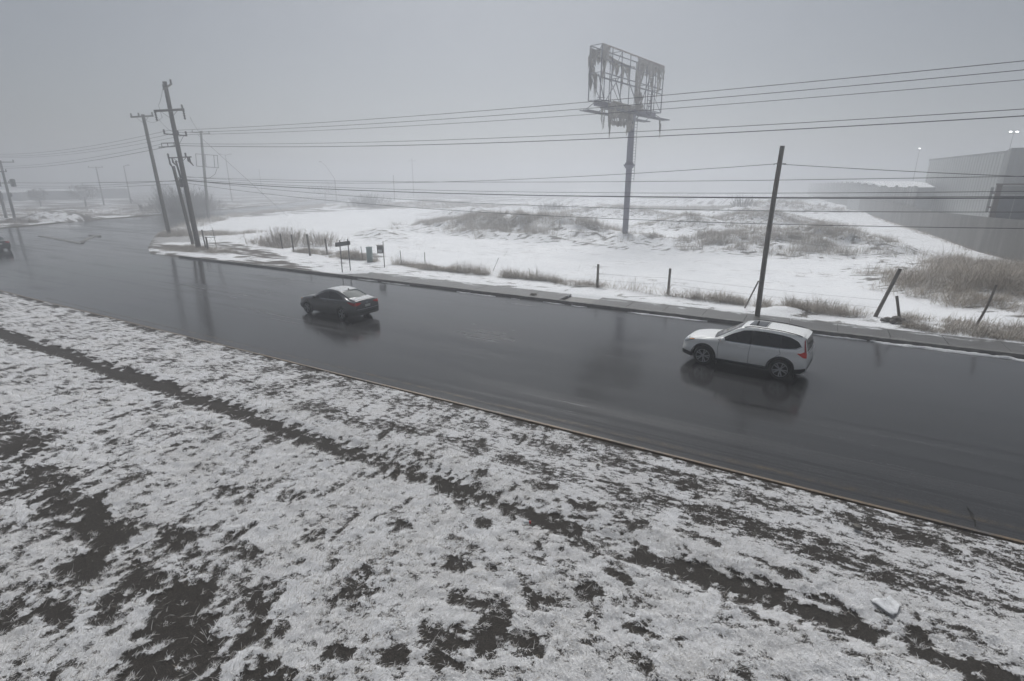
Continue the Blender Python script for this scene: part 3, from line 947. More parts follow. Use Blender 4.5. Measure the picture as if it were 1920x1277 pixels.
def wheel(parent, x, y, r, w, side, spokes, rim_mat, face_mat, turn=0.0):
    g = empty("wheel", (x, y, r)); g.parent = parent
    g.rotation_euler = (R(90) * -side, 0, 0)      # local +Z points outward
    hw = w / 2
    MB().lathe([(r * 0.70, -hw), (r * 0.93, -hw), (r * 0.985, -hw * 0.8), (r, -hw * 0.45), (r, hw * 0.45), (r * 0.985, hw * 0.8), (r * 0.93, hw), (r * 0.72, hw * 0.92), (r * 0.70, hw * 0.5), (r * 0.70, -hw)], 40, None, False).build("tyre", M_TYRE, g, auto=50)
    mb = MB()
    rr = r * 0.71
    mb.mi = 0
    mb.lathe([(0.0, hw * 0.15), (rr * 0.9, hw * 0.10), (rr * 0.95, hw * 0.55), (rr * 1.0, hw * 0.95), (rr * 0.97, hw * 0.98), (rr * 0.90, hw * 0.75), (rr * 0.86, hw * 0.30), (0.0, hw * 0.25)], 40)
    mb.mi = 1
    mb.lathe([(rr * 0.985, hw * 0.93), (rr * 1.0, hw * 0.97), (rr * 0.94, hw * 0.985), (rr * 0.93, hw * 0.94)], 40, None, False)
    for k in range(spokes):
        a = 2 * math.pi * k / spokes + turn
        for da in (-0.20, 0.20):
            c0 = Vector((0.10 * rr * math.cos(a), 0.10 * rr * math.sin(a), hw * 0.72))
            c1 = Vector((0.93 * rr * math.cos(a + da), 0.93 * rr * math.sin(a + da), hw * 0.86))
            mb.bar(c0, c1, rr * 0.14, rr * 0.07)
    mb.lathe([(rr * 0.19, hw * 0.5), (rr * 0.19, hw * 0.84), (rr * 0.13, hw * 0.90), (0.0, hw * 0.90)], 16)
    mb.build("rim", [rim_mat, face_mat], g, auto=30)
    return g

# ---- white crossover ------------------------------------------------
SUV = [(-2.37, 0.50, 0.80, 0.86, 0.70, 0.60, 0.70), (-2.345, 0.40, 0.88, 0.98, 0.79, 0.70, 0.80), (-2.27, 0.33, 0.98, 1.16, 0.835, 0.70, 0.86), (-2.17, 0.30, 1.03, 1.38, 0.855, 0.645, 0.885),
       (-2.08, 0.28, 1.05, 1.545, 0.865, 0.615, 0.895), (-2.02, 0.27, 1.06, 1.60, 0.868, 0.605, 0.90), (-1.6, 0.26, 1.07, 1.645, 0.885, 0.615, 0.915), (-0.9, 0.24, 1.06, 1.685, 0.895, 0.64, 0.925),
       (-0.3, 0.23, 1.045, 1.685, 0.90, 0.65, 0.925), (0.10, 0.23, 1.035, 1.63, 0.895, 0.645, 0.925), (0.55, 0.23, 1.02, 1.385, 0.885, 0.69, 0.922), (0.93, 0.23, 1.0, 1.16, 0.87, 0.755, 0.918), (1.12, 0.23, 0.975, 1.10, 0.865, 0.75, 0.915),
       (1.6, 0.24, 0.92, 1.045, 0.85, 0.72, 0.905), (1.95, 0.25, 0.85, 0.975, 0.80, 0.66, 0.875), (2.10, 0.27, 0.78, 0.90, 0.73, 0.58, 0.82), (2.18, 0.31, 0.66, 0.78, 0.62, 0.48, 0.70), (2.215, 0.40, 0.56, 0.62, 0.50, 0.42, 0.52)]

def make_suv():
    t = empty("crossover_car", (0, 0, 0), 0, "white crossover car driving left on the wet road with sunroof and black cladding", "car")
    S = CarShape(SUV, (1.33, -1.33), 0.36)
    white = paint("pearl_white_paint", (0.88, 0.885, 0.87), dirt=(0.60, 0.575, 0.53), dirt_amt=0.5)
    S.body(t, white, 0.8)
    for s in ('L', 'R'):
        # side glass: front, rear, quarter
        S.panel("side_window", M_TINT, t, s, [(0.80, 1.085), (0.40, 1.335), (0.02, 1.515), (-0.24, 1.555)], [(0.78, 1.062), (0.40, 1.075), (0.1, 1.082), (-0.24, 1.09)], 0.006)
        S.panel("side_window", M_TINT, t, s, [(-0.31, 1.56), (-0.7, 1.57), (-1.18, 1.545)], [(-0.31, 1.092), (-0.7, 1.10), (-1.18, 1.115)], 0.006)
        S.panel("quarter_window", M_TINT, t, s, [(-1.22, 1.542), (-1.5, 1.50), (-1.80, 1.385), (-1.96, 1.27)], [(-1.22, 1.117), (-1.45, 1.13), (-1.72, 1.175), (-1.955, 1.262)], 0.006)
        S.panel("door_pillar_trim", M_PLASTIC, t, s, [(-0.236, 1.555), (-0.315, 1.56)], [(-0.236, 1.088), (-0.315, 1.092)], 0.005, 3, 8)
        S.panel("door_pillar_trim", M_PLASTIC, t, s, [(-1.165, 1.545), (-1.235, 1.54)], [(-1.165, 1.114), (-1.235, 1.118)], 0.005, 3, 8)
        S.strip("window_trim", M_CHROME, t, s, [(0.86, 1.055), (0.2, 1.07), (-0.6, 1.085), (-1.2, 1.10), (-1.75, 1.155), (-2.0, 1.26)], 0.018, 0.008)
        S.panel("sill_cladding", M_PLASTIC, t, s, [(0.93, 0.365), (0.2, 0.375), (-0.93, 0.40)], [(0.93, 0.25), (0.2, 0.25), (-0.93, 0.265)], 0.012)
        S.strip("sill_trim", M_CHROME, t, s, [(0.90, 0.335), (-0.90, 0.365)], 0.022, 0.018)
        S.strip("door_seam", M_WELL, t, s, [(0.80, 1.05), (0.83, 0.80), (0.80, 0.37)], 0.010)
        S.strip("door_seam", M_WELL, t, s, [(-0.28, 1.085), (-0.25, 0.72), (-0.27, 0.38)], 0.010)
        S.strip("door_seam", M_WELL, t, s, [(-1.20, 1.11), (-1.27, 0.92), (-1.12, 0.80)], 0.008)
        sy = 1 if s == 'L' else -1
        for hx in (0.02, -0.93):
            p = S.cast(s, hx, 0.93, 0.0)
            MB().box((hx, p.y + sy * 0.022, 0.93), (0.21, 0.026, 0.032)).build("door_handle", white, t, bevel=0.008)
        # mirror
        p = S.cast(s, 0.70, 1.10, 0.0)
        mg = MB(); mg.bar((0.70, p.y - sy * 0.02, 1.06), (0.66, p.y + sy * 0.10, 1.09), 0.06, 0.04)
        mir = mg.build("mirror", M_PLASTIC, t)
        sh = MB(); n = 14
        sh.lathe([(0.02, -0.115), (0.075, -0.10), (0.098, -0.04), (0.10, 0.02), (0.085, 0.085), (0.03, 0.115)], n, Matrix.Translation((0.66, p.y + sy * 0.155, 1.115)) @ Matrix.Diagonal((0.75, 1.1, 0.82, 1)))
        sh.build("mirror_shell", white, mir, smooth=True)
        ind = MB(); ind.bar((0.735, p.y + sy * 0.10, 1.085), (0.715, p.y + sy * 0.235, 1.09), 0.014, 0.02)
        ind.build("indicator", M_AMBER, mir)
        # tail lamp: upright blade beside the hatch glass and a foot along the shoulder
        b = 'BL' if s == 'L' else 'BR'
        S.panel("tail_lamp", M_RED, t, s, [(-2.045, 1.46), (-2.10, 1.28), (-2.16, 1.10)], [(-2.085, 1.47), (-2.16, 1.28), (-2.265, 1.06)], 0.012, 16, 5)
        S.panel("tail_lamp", M_REDLIT, t, s, [(-1.82, 1.035), (-2.0, 1.045), (-2.16, 1.10), (-2.28, 1.05)], [(-1.84, 1.015), (-2.0, 0.955), (-2.16, 0.90), (-2.31, 0.90)], 0.013, 16, 6)
        S.panel("headlamp", M_CLEAR, t, s, [(2.13, 0.845), (1.98, 0.93), (1.72, 0.955)], [(2.15, 0.76), (1.98, 0.80), (1.70, 0.925)], 0.010, 16, 6)
        S.strip("indicator", M_AMBER, t, s, [(1.90, 0.905), (1.80, 0.92), (1.72, 0.93)], 0.022, 0.017, 12)
        S.panel("bumper_cladding", M_PLASTIC, t, s, [(2.17, 0.50), (2.0, 0.47), (1.80, 0.43)], [(2.16, 0.34), (2.0, 0.31), (1.80, 0.27)], 0.012, 14, 5)
        S.panel("bumper_cladding", M_PLASTIC, t, s, [(-1.80, 0.46), (-2.1, 0.50), (-2.33, 0.54)], [(-1.80, 0.30), (-2.1, 0.33), (-2.33, 0.43)], 0.012, 14, 5)
        # roof rail
        rr = []
        for x in np.linspace(0.05, -1.9, 24):
            q = S.cast('T', x, sy * 0.615, 0.0)
            rr.append((x, sy * 0.615, q.z + 0.03 - 0.022 * (abs(x + 0.92) / 0.97) ** 6))
        MB().tube(rr, 0.016, 6).build("roof_rail", M_DARKALLOY, t, smooth=True)
    S.panel("windscreen", M_TINT, t, 'T', [(0.155, -0.585), (0.165, 0), (0.155, 0.585)], [(0.93, -0.735), (1.02, 0), (0.93, 0.735)], 0.006, 22, 12)
    S.panel("wiper_cowl", M_PLASTIC, t, 'T', [(0.935, -0.735), (1.025, 0), (0.935, 0.735)], [(1.01, -0.72), (1.12, 0), (1.01, 0.72)], 0.008, 22, 4)
    S.panel("sunroof", M_TINT, t, 'T', [(-0.06, -0.40), (-0.06, 0.40)], [(-0.62, -0.40), (-0.62, 0.40)], 0.007, 12, 10)
    S.strip("sunroof_seal", M_PLASTIC, t, 'T', [(-0.65, -0.43), (-0.65, 0.43)], 0.02, 0.006, 12)
    S.strip("hood_seam", M_WELL, t, 'T', [(1.05, 0.70), (1.6, 0.68), (2.0, 0.60)], 0.010, 0.004)
    S.strip("hood_seam", M_WELL, t, 'T', [(1.05, -0.70), (1.6, -0.68), (2.0, -0.60)], 0.010, 0.004)
    # spoiler lip over the hatch glass
    V = []; F = []
    for k, y in enumerate(np.linspace(-0.60, 0.60, 13)):
        z = 1.60 - 0.05 * (y / 0.6) ** 2; bx = -2.20 + 0.05 * (y / 0.6) ** 2
        V += [(-1.93, y, z + 0.022), (bx, y, z - 0.035), (bx, y, z - 0.065), (-2.0, y, z - 0.09)]
    for k in range(12):
        for j in range(4): F.append((k * 4 + j, k * 4 + (j + 1) % 4, (k + 1) * 4 + (j + 1) % 4, (k + 1) * 4 + j))
    F += [(3, 2, 1, 0), (48, 49, 50, 51)]
    MB().add(V, F).build("spoiler", white, t, auto=35)
    S.panel("rear_window", M_TINT, t, 'B', [(-0.56, 1.49), (0, 1.51), (0.56, 1.49)], [(-0.68, 1.09), (0, 1.075), (0.68, 1.09)], 0.008, 18, 8)
    S.strip("hatch_trim", M_CHROME, t, 'B', [(-0.62, 1.03), (0.62, 1.03)], 0.035, 0.014, 16)
    S.panel("number_plate", M_PLATE, t, 'B', [(-0.16, 0.90), (0.16, 0.90)], [(-0.16, 0.78), (0.16, 0.78)], 0.02, 6, 3)
    S.panel("bumper_cladding", M_PLASTIC, t, 'B', [(-0.70, 0.56), (0, 0.58), (0.70, 0.56)], [(-0.66, 0.44), (0, 0.44), (0.66, 0.44)], 0.012, 16, 4)
    S.panel("grille", M_PLASTIC, t, 'F', [(-0.42, 0.80), (0, 0.82), (0.42, 0.80)], [(-0.36, 0.60), (0, 0.58), (0.36, 0.60)], 0.012, 14, 5)
    S.panel("bumper_cladding", M_PLASTIC, t, 'F', [(-0.5, 0.50), (0.5, 0.50)], [(-0.48, 0.40), (0.48, 0.40)], 0.012, 14, 4)
    S.arch(t, M_PLASTIC, 0.06)
    MB().box((0, 0, 0.30), (3.6, 1.30, 0.16)).build("underbody", M_WELL, t)
    MB().tube([(-2.05, 0.5, 0.34), (-2.36, 0.5, 0.33)], 0.035, 10).build("exhaust_pipe", M_CHROME, t)
    MB().box((0.86, 0.80, 0.22), (0.02, 0.22, 0.24)).build("mud_flap", M_PLASTIC, t)
    MB().box((-1.80, 0.80, 0.24), (0.02, 0.22, 0.26)).build("mud_flap", M_PLASTIC, t)
    for ax in (1.33, -1.33):
        for s in (-1, 1): wheel(t, ax, s * 0.805, 0.36, 0.235, s, 5, M_DARKALLOY, M_ALLOY, 0.5 + ax)
    return t

suv = make_suv()
for ch in suv.children_recursive:                 # short tail: draw the rear overhang in
    if ch.type == 'MESH' and ch.parent.name.split('.')[0] != 'wheel':
        for vt in ch.data.vertices:
            if vt.co.x < -1.72: vt.co.x = -1.72 + (vt.co.x + 1.72) * 0.60
suv.location = (-1.72, 20.62, 0.034)
suv.rotation_euler = (0, 0, R(180 - 6.5))

# ---- grey saloon ----------------------------------------------------
SEDAN = [(-2.30, 0.34, 0.72, 0.78, 0.66, 0.58, 0.66), (-2.27, 0.28, 0.82, 0.94, 0.745, 0.66, 0.76), (-2.20, 0.245, 0.90, 1.035, 0.785, 0.67, 0.82), (-2.05, 0.23, 0.93, 1.055, 0.80, 0.66, 0.845), (-1.80, 0.23, 0.945, 1.085, 0.815, 0.64, 0.865),
         (-1.50, 0.21, 0.95, 1.20, 0.83, 0.60, 0.88), (-1.15, 0.20, 0.945, 1.335, 0.84, 0.565, 0.885), (-0.80, 0.19, 0.935, 1.41, 0.845, 0.56, 0.887), (-0.35, 0.19, 0.92, 1.435, 0.845, 0.57, 0.887), (0.05, 0.19, 0.905, 1.405, 0.842, 0.575, 0.885),
         (0.45, 0.19, 0.89, 1.255, 0.835, 0.615, 0.882), (0.85, 0.19, 0.875, 1.07, 0.825, 0.675, 0.878), (1.12, 0.19, 0.85, 0.985, 0.815, 0.69, 0.872), (1.6, 0.20, 0.80, 0.905, 0.79, 0.65, 0.855), (1.92, 0.22, 0.72, 0.82, 0.735, 0.58, 0.82),
         (2.10, 0.25, 0.63, 0.735, 0.65, 0.50, 0.735), (2.19, 0.30, 0.55, 0.63, 0.54, 0.42, 0.60), (2.23, 0.36, 0.47, 0.52, 0.42, 0.36, 0.44)]

def make_sedan(name, label, body_mat, snow, lit):
    t = empty(name, (0, 0, 0), 0, label, "car")
    S = CarShape(SEDAN, (1.35, -1.35), 0.318)
    S.body(t, body_mat, 0.77)
    for s in ('L', 'R'):
        S.panel("side_window", M_TINT, t, s, [(0.74, 0.965), (0.40, 1.13), (0.06, 1.27), (-0.30, 1.325)], [(0.72, 0.945), (0.40, 0.955), (0.06, 0.965), (-0.30, 0.975)], 0.006)
        S.panel("side_window", M_TINT, t, s, [(-0.39, 1.328), (-0.75, 1.305), (-1.10, 1.205), (-1.42, 1.055)], [(-0.39, 0.978), (-0.75, 0.985), (-1.10, 1.0), (-1.40, 1.035)], 0.006)
        S.panel("door_pillar_trim", M_PLASTIC, t, s, [(-0.295, 1.325), (-0.395, 1.328)], [(-0.295, 0.975), (-0.395, 0.978)], 0.005, 3, 8)
        S.strip("window_trim", M_CHROME, t, s, [(0.80, 0.93), (0.2, 0.945), (-0.6, 0.962), (-1.1, 0.985), (-1.45, 1.03)], 0.016, 0.008)
        S.strip("door_seam", M_WELL, t, s, [(0.86, 0.92), (0.88, 0.62), (0.80, 0.27)], 0.009)
        S.strip("door_seam", M_WELL, t, s, [(-0.345, 0.97), (-0.33, 0.60), (-0.35, 0.27)], 0.009)
        S.strip("door_seam", M_WELL, t, s, [(-1.22, 1.0), (-1.20, 0.80), (-0.98, 0.60)], 0.008)
        S.strip("shoulder_crease", M_CHROME if False else body_mat, t, s, [(0.5, 0.79), (-0.6, 0.84), (-1.6, 0.90)], 0.03, 0.012)
        sy = 1 if s == 'L' else -1
        for hx in (-0.16, -1.02):
            p = S.cast(s, hx, 0.84 if hx > -0.5 else 0.865, 0.0)
            MB().box((hx, p.y + sy * 0.02, p.z), (0.19, 0.026, 0.03)).build("door_handle", M_CHROME, t, bevel=0.008)
        p = S.cast(s, 0.64, 0.97, 0.0)
        mg = MB(); mg.bar((0.64, p.y - sy * 0.02, 0.95), (0.60, p.y + sy * 0.09, 0.975), 0.05, 0.035)
        mir = mg.build("mirror", M_PLASTIC, t)
        sh = MB()
        sh.lathe([(0.02, -0.105), (0.07, -0.09), (0.088, -0.03), (0.088, 0.03), (0.07, 0.09), (0.02, 0.105)], 12, Matrix.Translation((0.60, p.y + sy * 0.135, 0.99)) @ Matrix.Diagonal((0.7, 1.15, 0.75, 1)))
        sh.build("mirror_shell", body_mat, mir, smooth=True)
        lm = M_REDLIT if lit else M_RED
        S.panel("tail_lamp", M_RED, t, s, [(-1.74, 0.945), (-1.95, 0.955), (-2.15, 0.945), (-2.235, 0.92)], [(-1.76, 0.93), (-1.95, 0.86), (-2.15, 0.80), (-2.262, 0.79)], 0.011, 16, 6)
        b = S.panel("tail_lamp", lm, t, 'B', [(sy * 0.73, 0.925), (sy * 0.55, 0.935), (sy * 0.40, 0.915)], [(sy * 0.73, 0.795), (sy * 0.55, 0.82), (sy * 0.40, 0.88)], 0.012, 12, 5)
        S.panel("headlamp", M_CLEAR, t, s, [(2.08, 0.70), (1.90, 0.775), (1.62, 0.835)], [(2.10, 0.63), (1.90, 0.68), (1.64, 0.80)], 0.010, 14, 5)
        S.strip("indicator", M_AMBER, t, s, [(1.96, 0.73), (1.80, 0.77)], 0.03, 0.016, 8)
    S.panel("windscreen", M_TINT, t, 'T', [(0.11, -0.53), (0.125, 0), (0.11, 0.53)], [(0.88, -0.66), (1.01, 0), (0.88, 0.66)], 0.006, 22, 12)
    S.panel("rear_window", M_GLASS, t, 'T', [(-1.08, -0.50), (-1.06, 0), (-1.08, 0.50)], [(-1.66, -0.585), (-1.76, 0), (-1.66, 0.585)], 0.007, 22, 12)
    S.strip("boot_seam", M_WELL, t, 'T', [(-1.72, 0.66), (-1.85, 0.64), (-2.15, 0.62)], 0.010, 0.004, 14)
    S.strip("boot_seam", M_WELL, t, 'T', [(-1.72, -0.66), (-1.85, -0.64), (-2.15, -0.62)], 0.010, 0.004, 14)
    S.panel("number_plate", M_PLATE, t, 'B', [(-0.17, 0.80), (0.17, 0.80)], [(-0.17, 0.68), (0.17, 0.68)], 0.016, 6, 3)
    S.panel("badge", M_CHROME, t, 'B', [(-0.06, 0.905), (0.06, 0.905)], [(-0.06, 0.875), (0.06, 0.875)], 0.014, 6, 3)
    S.strip("bumper_edge", M_SNOWSHEEN if snow else body_mat, t, 'B', [(-0.68, 0.60), (-0.3, 0.585), (0.3, 0.585), (0.68, 0.60)], 0.02, 0.014, 18)
    S.panel("bumper_cladding", M_PLASTIC, t, 'B', [(-0.55, 0.47), (0.55, 0.47)], [(-0.5, 0.40), (0.5, 0.40)], 0.01, 14, 3)
    MB().box((0, 0, 0.26), (3.5, 1.24, 0.14)).build("underbody", M_WELL, t)
    MB().tube([(-2.0, 0.45, 0.29), (-2.29, 0.45, 0.28)], 0.03, 10).build("exhaust_pipe", M_CHROME, t)
    q = S.cast('T', -0.98, 0, 0)
    MB().add([(-0.86, -0.02, q.z + 0.01), (-0.86, 0.02, q.z + 0.01), (-1.02, 0.025, q.z - 0.02), (-1.02, -0.025, q.z - 0.02), (-1.02, 0, q.z + 0.075)], [(0, 1, 4), (1, 2, 4), (2, 3, 4), (3, 0, 4), (3, 2, 1, 0)]).build("roof_antenna", M_PLASTIC, t)
    if snow:
        S.panel("roof_snow", M_SNOWSHEEN, t, 'T', [(0.04, -0.52), (0.07, -0.2), (0.05, 0.1), (0.07, 0.3), (0.04, 0.52)], [(-1.02, -0.50), (-1.03, -0.2), (-1.0, 0.1), (-1.03, 0.3), (-1.02, 0.50)], 0.012, 24, 14)  # thin snow, with the roof's sky reflection painted into its pale colour
        S.panel("boot_snow", M_SNOWSHEEN, t, 'T', [(-1.72, -0.60), (-1.80, -0.3), (-1.83, 0), (-1.80, 0.3), (-1.72, 0.60)], [(-2.13, -0.60), (-2.16, -0.3), (-2.18, 0), (-2.15, 0.3), (-2.13, 0.60)], 0.012, 24, 8)
    for ax in (1.35, -1.35):
        for s in (-1, 1): wheel(t, ax, s * 0.785, 0.318, 0.21, s, 5, M_DARKALLOY, M_ALLOY, 0.3 + ax)
    return t

sedan = make_sedan("sedan_car", "dark grey sedan with snow and painted sky sheen on its roof and lit tail lamps driving left", paint("dark_grey_paint", (0.09, 0.092, 0.096), metal=0.35, dirt=(0.09, 0.086, 0.08), dirt_amt=0.4, coat=0.8), True, True)
sedan.location = (-21.5, 18.78, 0.034)
sedan.rotation_euler = (0, 0, R(180 - 2.5))

dark = make_sedan("sedan_car", "nearly black car cut off by the left edge of the photo", paint("black_paint", (0.012, 0.012, 0.013), dirt=(0.05, 0.048, 0.045), dirt_amt=0.3, coat=0.8), False, True)
dark.location = (-74.4, 20.7, 0.034)
dark.rotation_euler = (0, 0, R(180 - 4))
# ------------------------------------------------------------------ poles, wires, billboard, lamps
M_WOOD = simple("weathered_pole_wood", (0.075, 0.066, 0.056), 0.85, var=0.4, scale=9, bmp=0.5)
M_WOODL = simple("grey_post_wood", (0.115, 0.10, 0.084), 0.85, var=0.35, scale=12, bmp=0.5)
M_CONC = simple("grey_pole_concrete", (0.14, 0.135, 0.13), 0.8, var=0.25, scale=5, bmp=0.2)
M_STEEL = simple("dull_galvanised_steel", (0.12, 0.122, 0.125), 0.5, metal=0.4, var=0.25, scale=10)
M_PORC = simple("brown_porcelain", (0.045, 0.035, 0.032), 0.3, var=0.2, scale=10)
M_CABLE = simple("black_cable", (0.028, 0.028, 0.03), 0.6, var=0.2, scale=10)
M_RUSTY = simple("rusty_iron", (0.085, 0.062, 0.05), 0.8, var=0.4, scale=12)

def insulator(parent, c, h=0.38, r=0.13, down=False):
    s = -1 if down else 1
    m = MB(); pr = []
    for k in range(4):
        z = h * k / 4
        pr += [(r * 0.45, z), (r, z + h * 0.06), (r * 0.5, z + h * 0.16)]
    pr += [(0.02, h)]
    m.lathe(pr, 10, Matrix.Translation(c) @ Matrix.Diagonal((1, 1, s, 1)))
    return m.build("insulator", M_PORC, parent, smooth=True)

def crossarm(parent, z, half, ang, pins=(), droop=0.0, drop=(), side=0.0, brace=0.55, w=0.11, tilt=0.0, mat=None):
    """timber arm on a pole with its braces and insulators; side shifts it off centre"""
    d = Vector((math.cos(ang), math.sin(ang), tilt)); n = Vector((-math.sin(ang), math.cos(ang), 0))
    c = Vector((0, 0, z)) - n * 0.20 + d * side
    m = MB(); m.bar(c - d * half, c + d * half, w, w)
    a = m.build("crossarm", mat or M_WOOD, parent)
    if brace:
        for s in (-1, 1):
            b = MB(); b.bar(c + d * s * half * 0.55 + Vector((0, 0, -w / 2)), Vector((0, 0, z - brace)) - n * 0.17, 0.035, 0.035)
            b.build("arm_brace", M_STEEL, a)
    for t in pins: insulator(a, c + d * half * t + Vector((0, 0, w / 2)))
    for t in drop: insulator(a, c + d * half * t + Vector((0, 0, -w / 2)), 0.85, 0.13, True)
    return a

def pole(label, base, h, lean=0.0, r0=0.17, r1=0.11, mat=None, name="utility_pole", group="poles carrying wires", bend=0.0):
    t = empty(name, (base[0], base[1], 0.0), 0, label, "pole", group)
    a = math.tan(lean)           # lean to the side, seen from the road
    t.rotation_euler = (a * math.cos(YAW), a * math.sin(YAW), 0)
    pts = []; rad = []
    for k in range(9):
        f = k / 8
        pts.append((bend * math.sin(f * math.pi), 0, -0.4 + (h + 0.4) * f)); rad.append(r0 + (r1 - r0) * f)
    MB().tube(pts, rad, 14).build("shaft", mat or M_WOOD, t, auto=60)
    return t

A_ROAD = R(2)          # arms stand across the wires; seen from here they run up the picture
# tall main pole with many arms
mp = pole("tallest wooden pole, arms at six heights, beside the side street", (-56.9, 31.9), 16.2, R(-2.0), 0.26, 0.19)
crossarm(mp, 15.75, 0.75, R(120), pins=(-0.9, 0.9), drop=(-0.55,), tilt=0.5, brace=0.0, w=0.13)
crossarm(mp, 13.6, 1.55, R(25), pins=(0.92,), drop=(-0.96, 0.96), brace=0.75, w=0.19)
crossarm(mp, 11.35, 1.20, R(25), pins=(-0.95, 0.25, 0.95), brace=0.0, w=0.11, tilt=-0.12, side=0.15)
MB().bar((0, 0.2, 10.5), (0.75, 0.35, 11.2), 0.03).build("arm_brace", M_STEEL, mp)
a = crossarm(mp, 10.25, 0.95, R(25), pins=(), brace=0.0, w=0.09, side=-0.95, mat=M_STEEL)
MB().bar(Vector((-1.75, -0.62, 10.65)), Vector((0.0, 0.14, 10.65)), 0.05).build("upper_rail", M_STEEL, a)
for q in (-1.72, -1.1, -0.45): MB().bar((q, q * 0.43 + 0.12, 10.25), (q, q * 0.43 + 0.12, 10.65), 0.05).build("spacer", M_STEEL, a)
a = crossarm(mp, 9.2, 1.25, R(25), pins=(-0.95, 0.55), brace=0.6, w=0.10, side=0.1)
for q, l in ((-0.85, 1.0), (-0.6, 0.7), (0.62, 0.55), (0.75, 0.8)):      # cut-outs and hanging jumpers
    m = MB(); x0 = q * 1.25 + 0.1
    m.tube([(x0, x0 * 0.46 - 0.15, 9.15), (x0 + 0.12, x0 * 0.46 - 0.2, 9.15 - l * 0.55), (x0 + 0.38, x0 * 0.46 - 0.1, 9.15 - l)], [0.07, 0.09, 0.04], 8)
    m.build("cutout_fuse", M_PORC, a)
for k in range(5):
    m = MB(); x = -0.35 + 0.07 * k
    m.tube([(x - 0.3, -0.22, 8.9), (x - 0.05, -0.28, 8.1), (x + 0.02, -0.24, 7.2)], 0.025, 6)
    m.build("riser_cable", M_CABLE, mp)
m = MB(); m.lathe([(0.02, -0.45), (0.16, -0.40), (0.18, 0.0), (0.15, 0.38), (0.03, 0.45)], 14, Matrix.Translation((-0.22, -0.30, 6.75))); m.build("splice_closure", M_CABLE, mp, smooth=True)
m = MB(); m.tube([(-0.55, -0.25, 7.3), (-0.4, -0.3, 6.9), (-0.1, -0.26, 7.0), (0.15, -0.2, 7.4)], 0.05, 8); m.build("cable_loop", M_CABLE, mp)
for z in (1.3, 1.05, 0.85): MB().lathe([(0.262, z), (0.272, z + 0.02), (0.262, z + 0.05)], 14).build("wire_band", M_STEEL, mp)

p3 = pole("bare wooden pole topped by one arm with three insulators", (-75.2, 38.6), 15.0, R(-2.1), 0.25, 0.19)
crossarm(p3, 14.75, 1.5, R(25), pins=(-0.95, -0.28, 0.95), brace=0.8, w=0.17)
m = MB(); m.lathe([(0.235, 6.5), (0.26, 6.52), (0.235, 6.6)], 12); m.build("pole_band", M_STEEL, p3)

sp_ = pole("short bare pole stub standing close to the tallest pole", (-60.9, 33.6), 8.5, R(-4.7), 0.18, 0.16)

pf = pole("pale concrete pole with a boxed arm frame near the dark thicket", (-103.0, 60.6), 16.1, R(4.2), 0.28, 0.20, M_CONC)
crossarm(pf, 15.75, 1.9, R(25), pins=(-0.8, 0.2, 0.9), brace=0.0, w=0.12)
a = crossarm(pf, 9.8, 2.2, R(25), brace=0.0, w=0.10, side=0.9, mat=M_STEEL)
MB().bar((-1.18, -0.72, 12.0), (2.8, 1.13, 12.0), 0.09).build("upper_rail", M_STEEL, a)
for q in (-1.12, 0.55, 2.1, 2.72): MB().bar((q, q * 0.466 - 0.18, 9.8), (q, q * 0.466 - 0.18, 12.0), 0.08).build("spacer", M_STEEL, a)
MB().tube([(2.5, 1.0, 9.7), (2.0, 0.8, 8.6), (1.0, 0.4, 7.9), (0.1, 0.1, 7.6)], 0.04, 6).build("riser_cable", M_CABLE, pf)

pl = pole("pole with a long insulated arm at the left edge of the photo", (-135.6, 41.8), 10.9, R(0.5), 0.26, 0.18, M_CONC)
crossarm(pl, 10.6, 2.4, R(25), pins=(-0.6, 0.97), brace=0.0, w=0.16, side=0.6)
crossarm(pl, 8.9, 0.8, R(25), pins=(0.9,), brace=0.0, w=0.12, side=0.2)
a = crossarm(pl, 6.8, 1.9, R(25), pins=(-0.5, 0.5), brace=0.0, w=0.14)
for q in (-1.5, 1.4):
    m = MB(); m.lathe([(0.05, -0.75), (0.42, -0.7), (0.42, 0.5), (0.36, 0.62), (0.1, 0.7)], 14, Matrix.Translation((q, q * 0.46, 6.9))); m.build("transformer_tank", M_STEEL, pl, auto=40)
m = MB(); m.lathe([(0.3, 4.3), (0.36, 4.4), (0.36, 5.0), (0.28, 5.1)], 12, Matrix.Translation((0.5, 0, 0))); m.build("meter_box", M_STEEL, pl)
pl2 = pole("stubby pole carrying a transformer, lowest at the photo's left edge", (-141.3, 42.3), 5.3, R(0), 0.28, 0.24, M_CONC)
m = MB(); m.lathe([(0.05, 3.6), (0.45, 3.7), (0.45, 4.9), (0.38, 5.1), (0.05, 5.2)], 14, Matrix.Translation((0.45, -0.2, 0))); m.build("transformer_tank", M_STEEL, pl2, auto=40)

p2 = pole("faint T shaped pole in the fog beyond the snow heap", (-203.7, 86.1), 12.0, 0, 0.22, 0.15, M_CONC)
crossarm(p2, 11.8, 2.6, R(25), pins=(-0.9, 0.9), brace=0.8, w=0.14)
p7 = pole("thin far pole with short arm, left of the billboard", (-194, 229), 20.0, 0, 0.28, 0.2, M_CONC)
crossarm(p7, 18.6, 2.2, R(25), brace=0.0, w=0.2)
p4 = pole("short bare pole in the fog left of the billboard", (-152.5, 168), 10.2, 0, 0.16, 0.13)
p49 = pole("slim barely visible pole above the side street", (-260, 184), 14.2, 0, 0.2, 0.15, M_CONC)

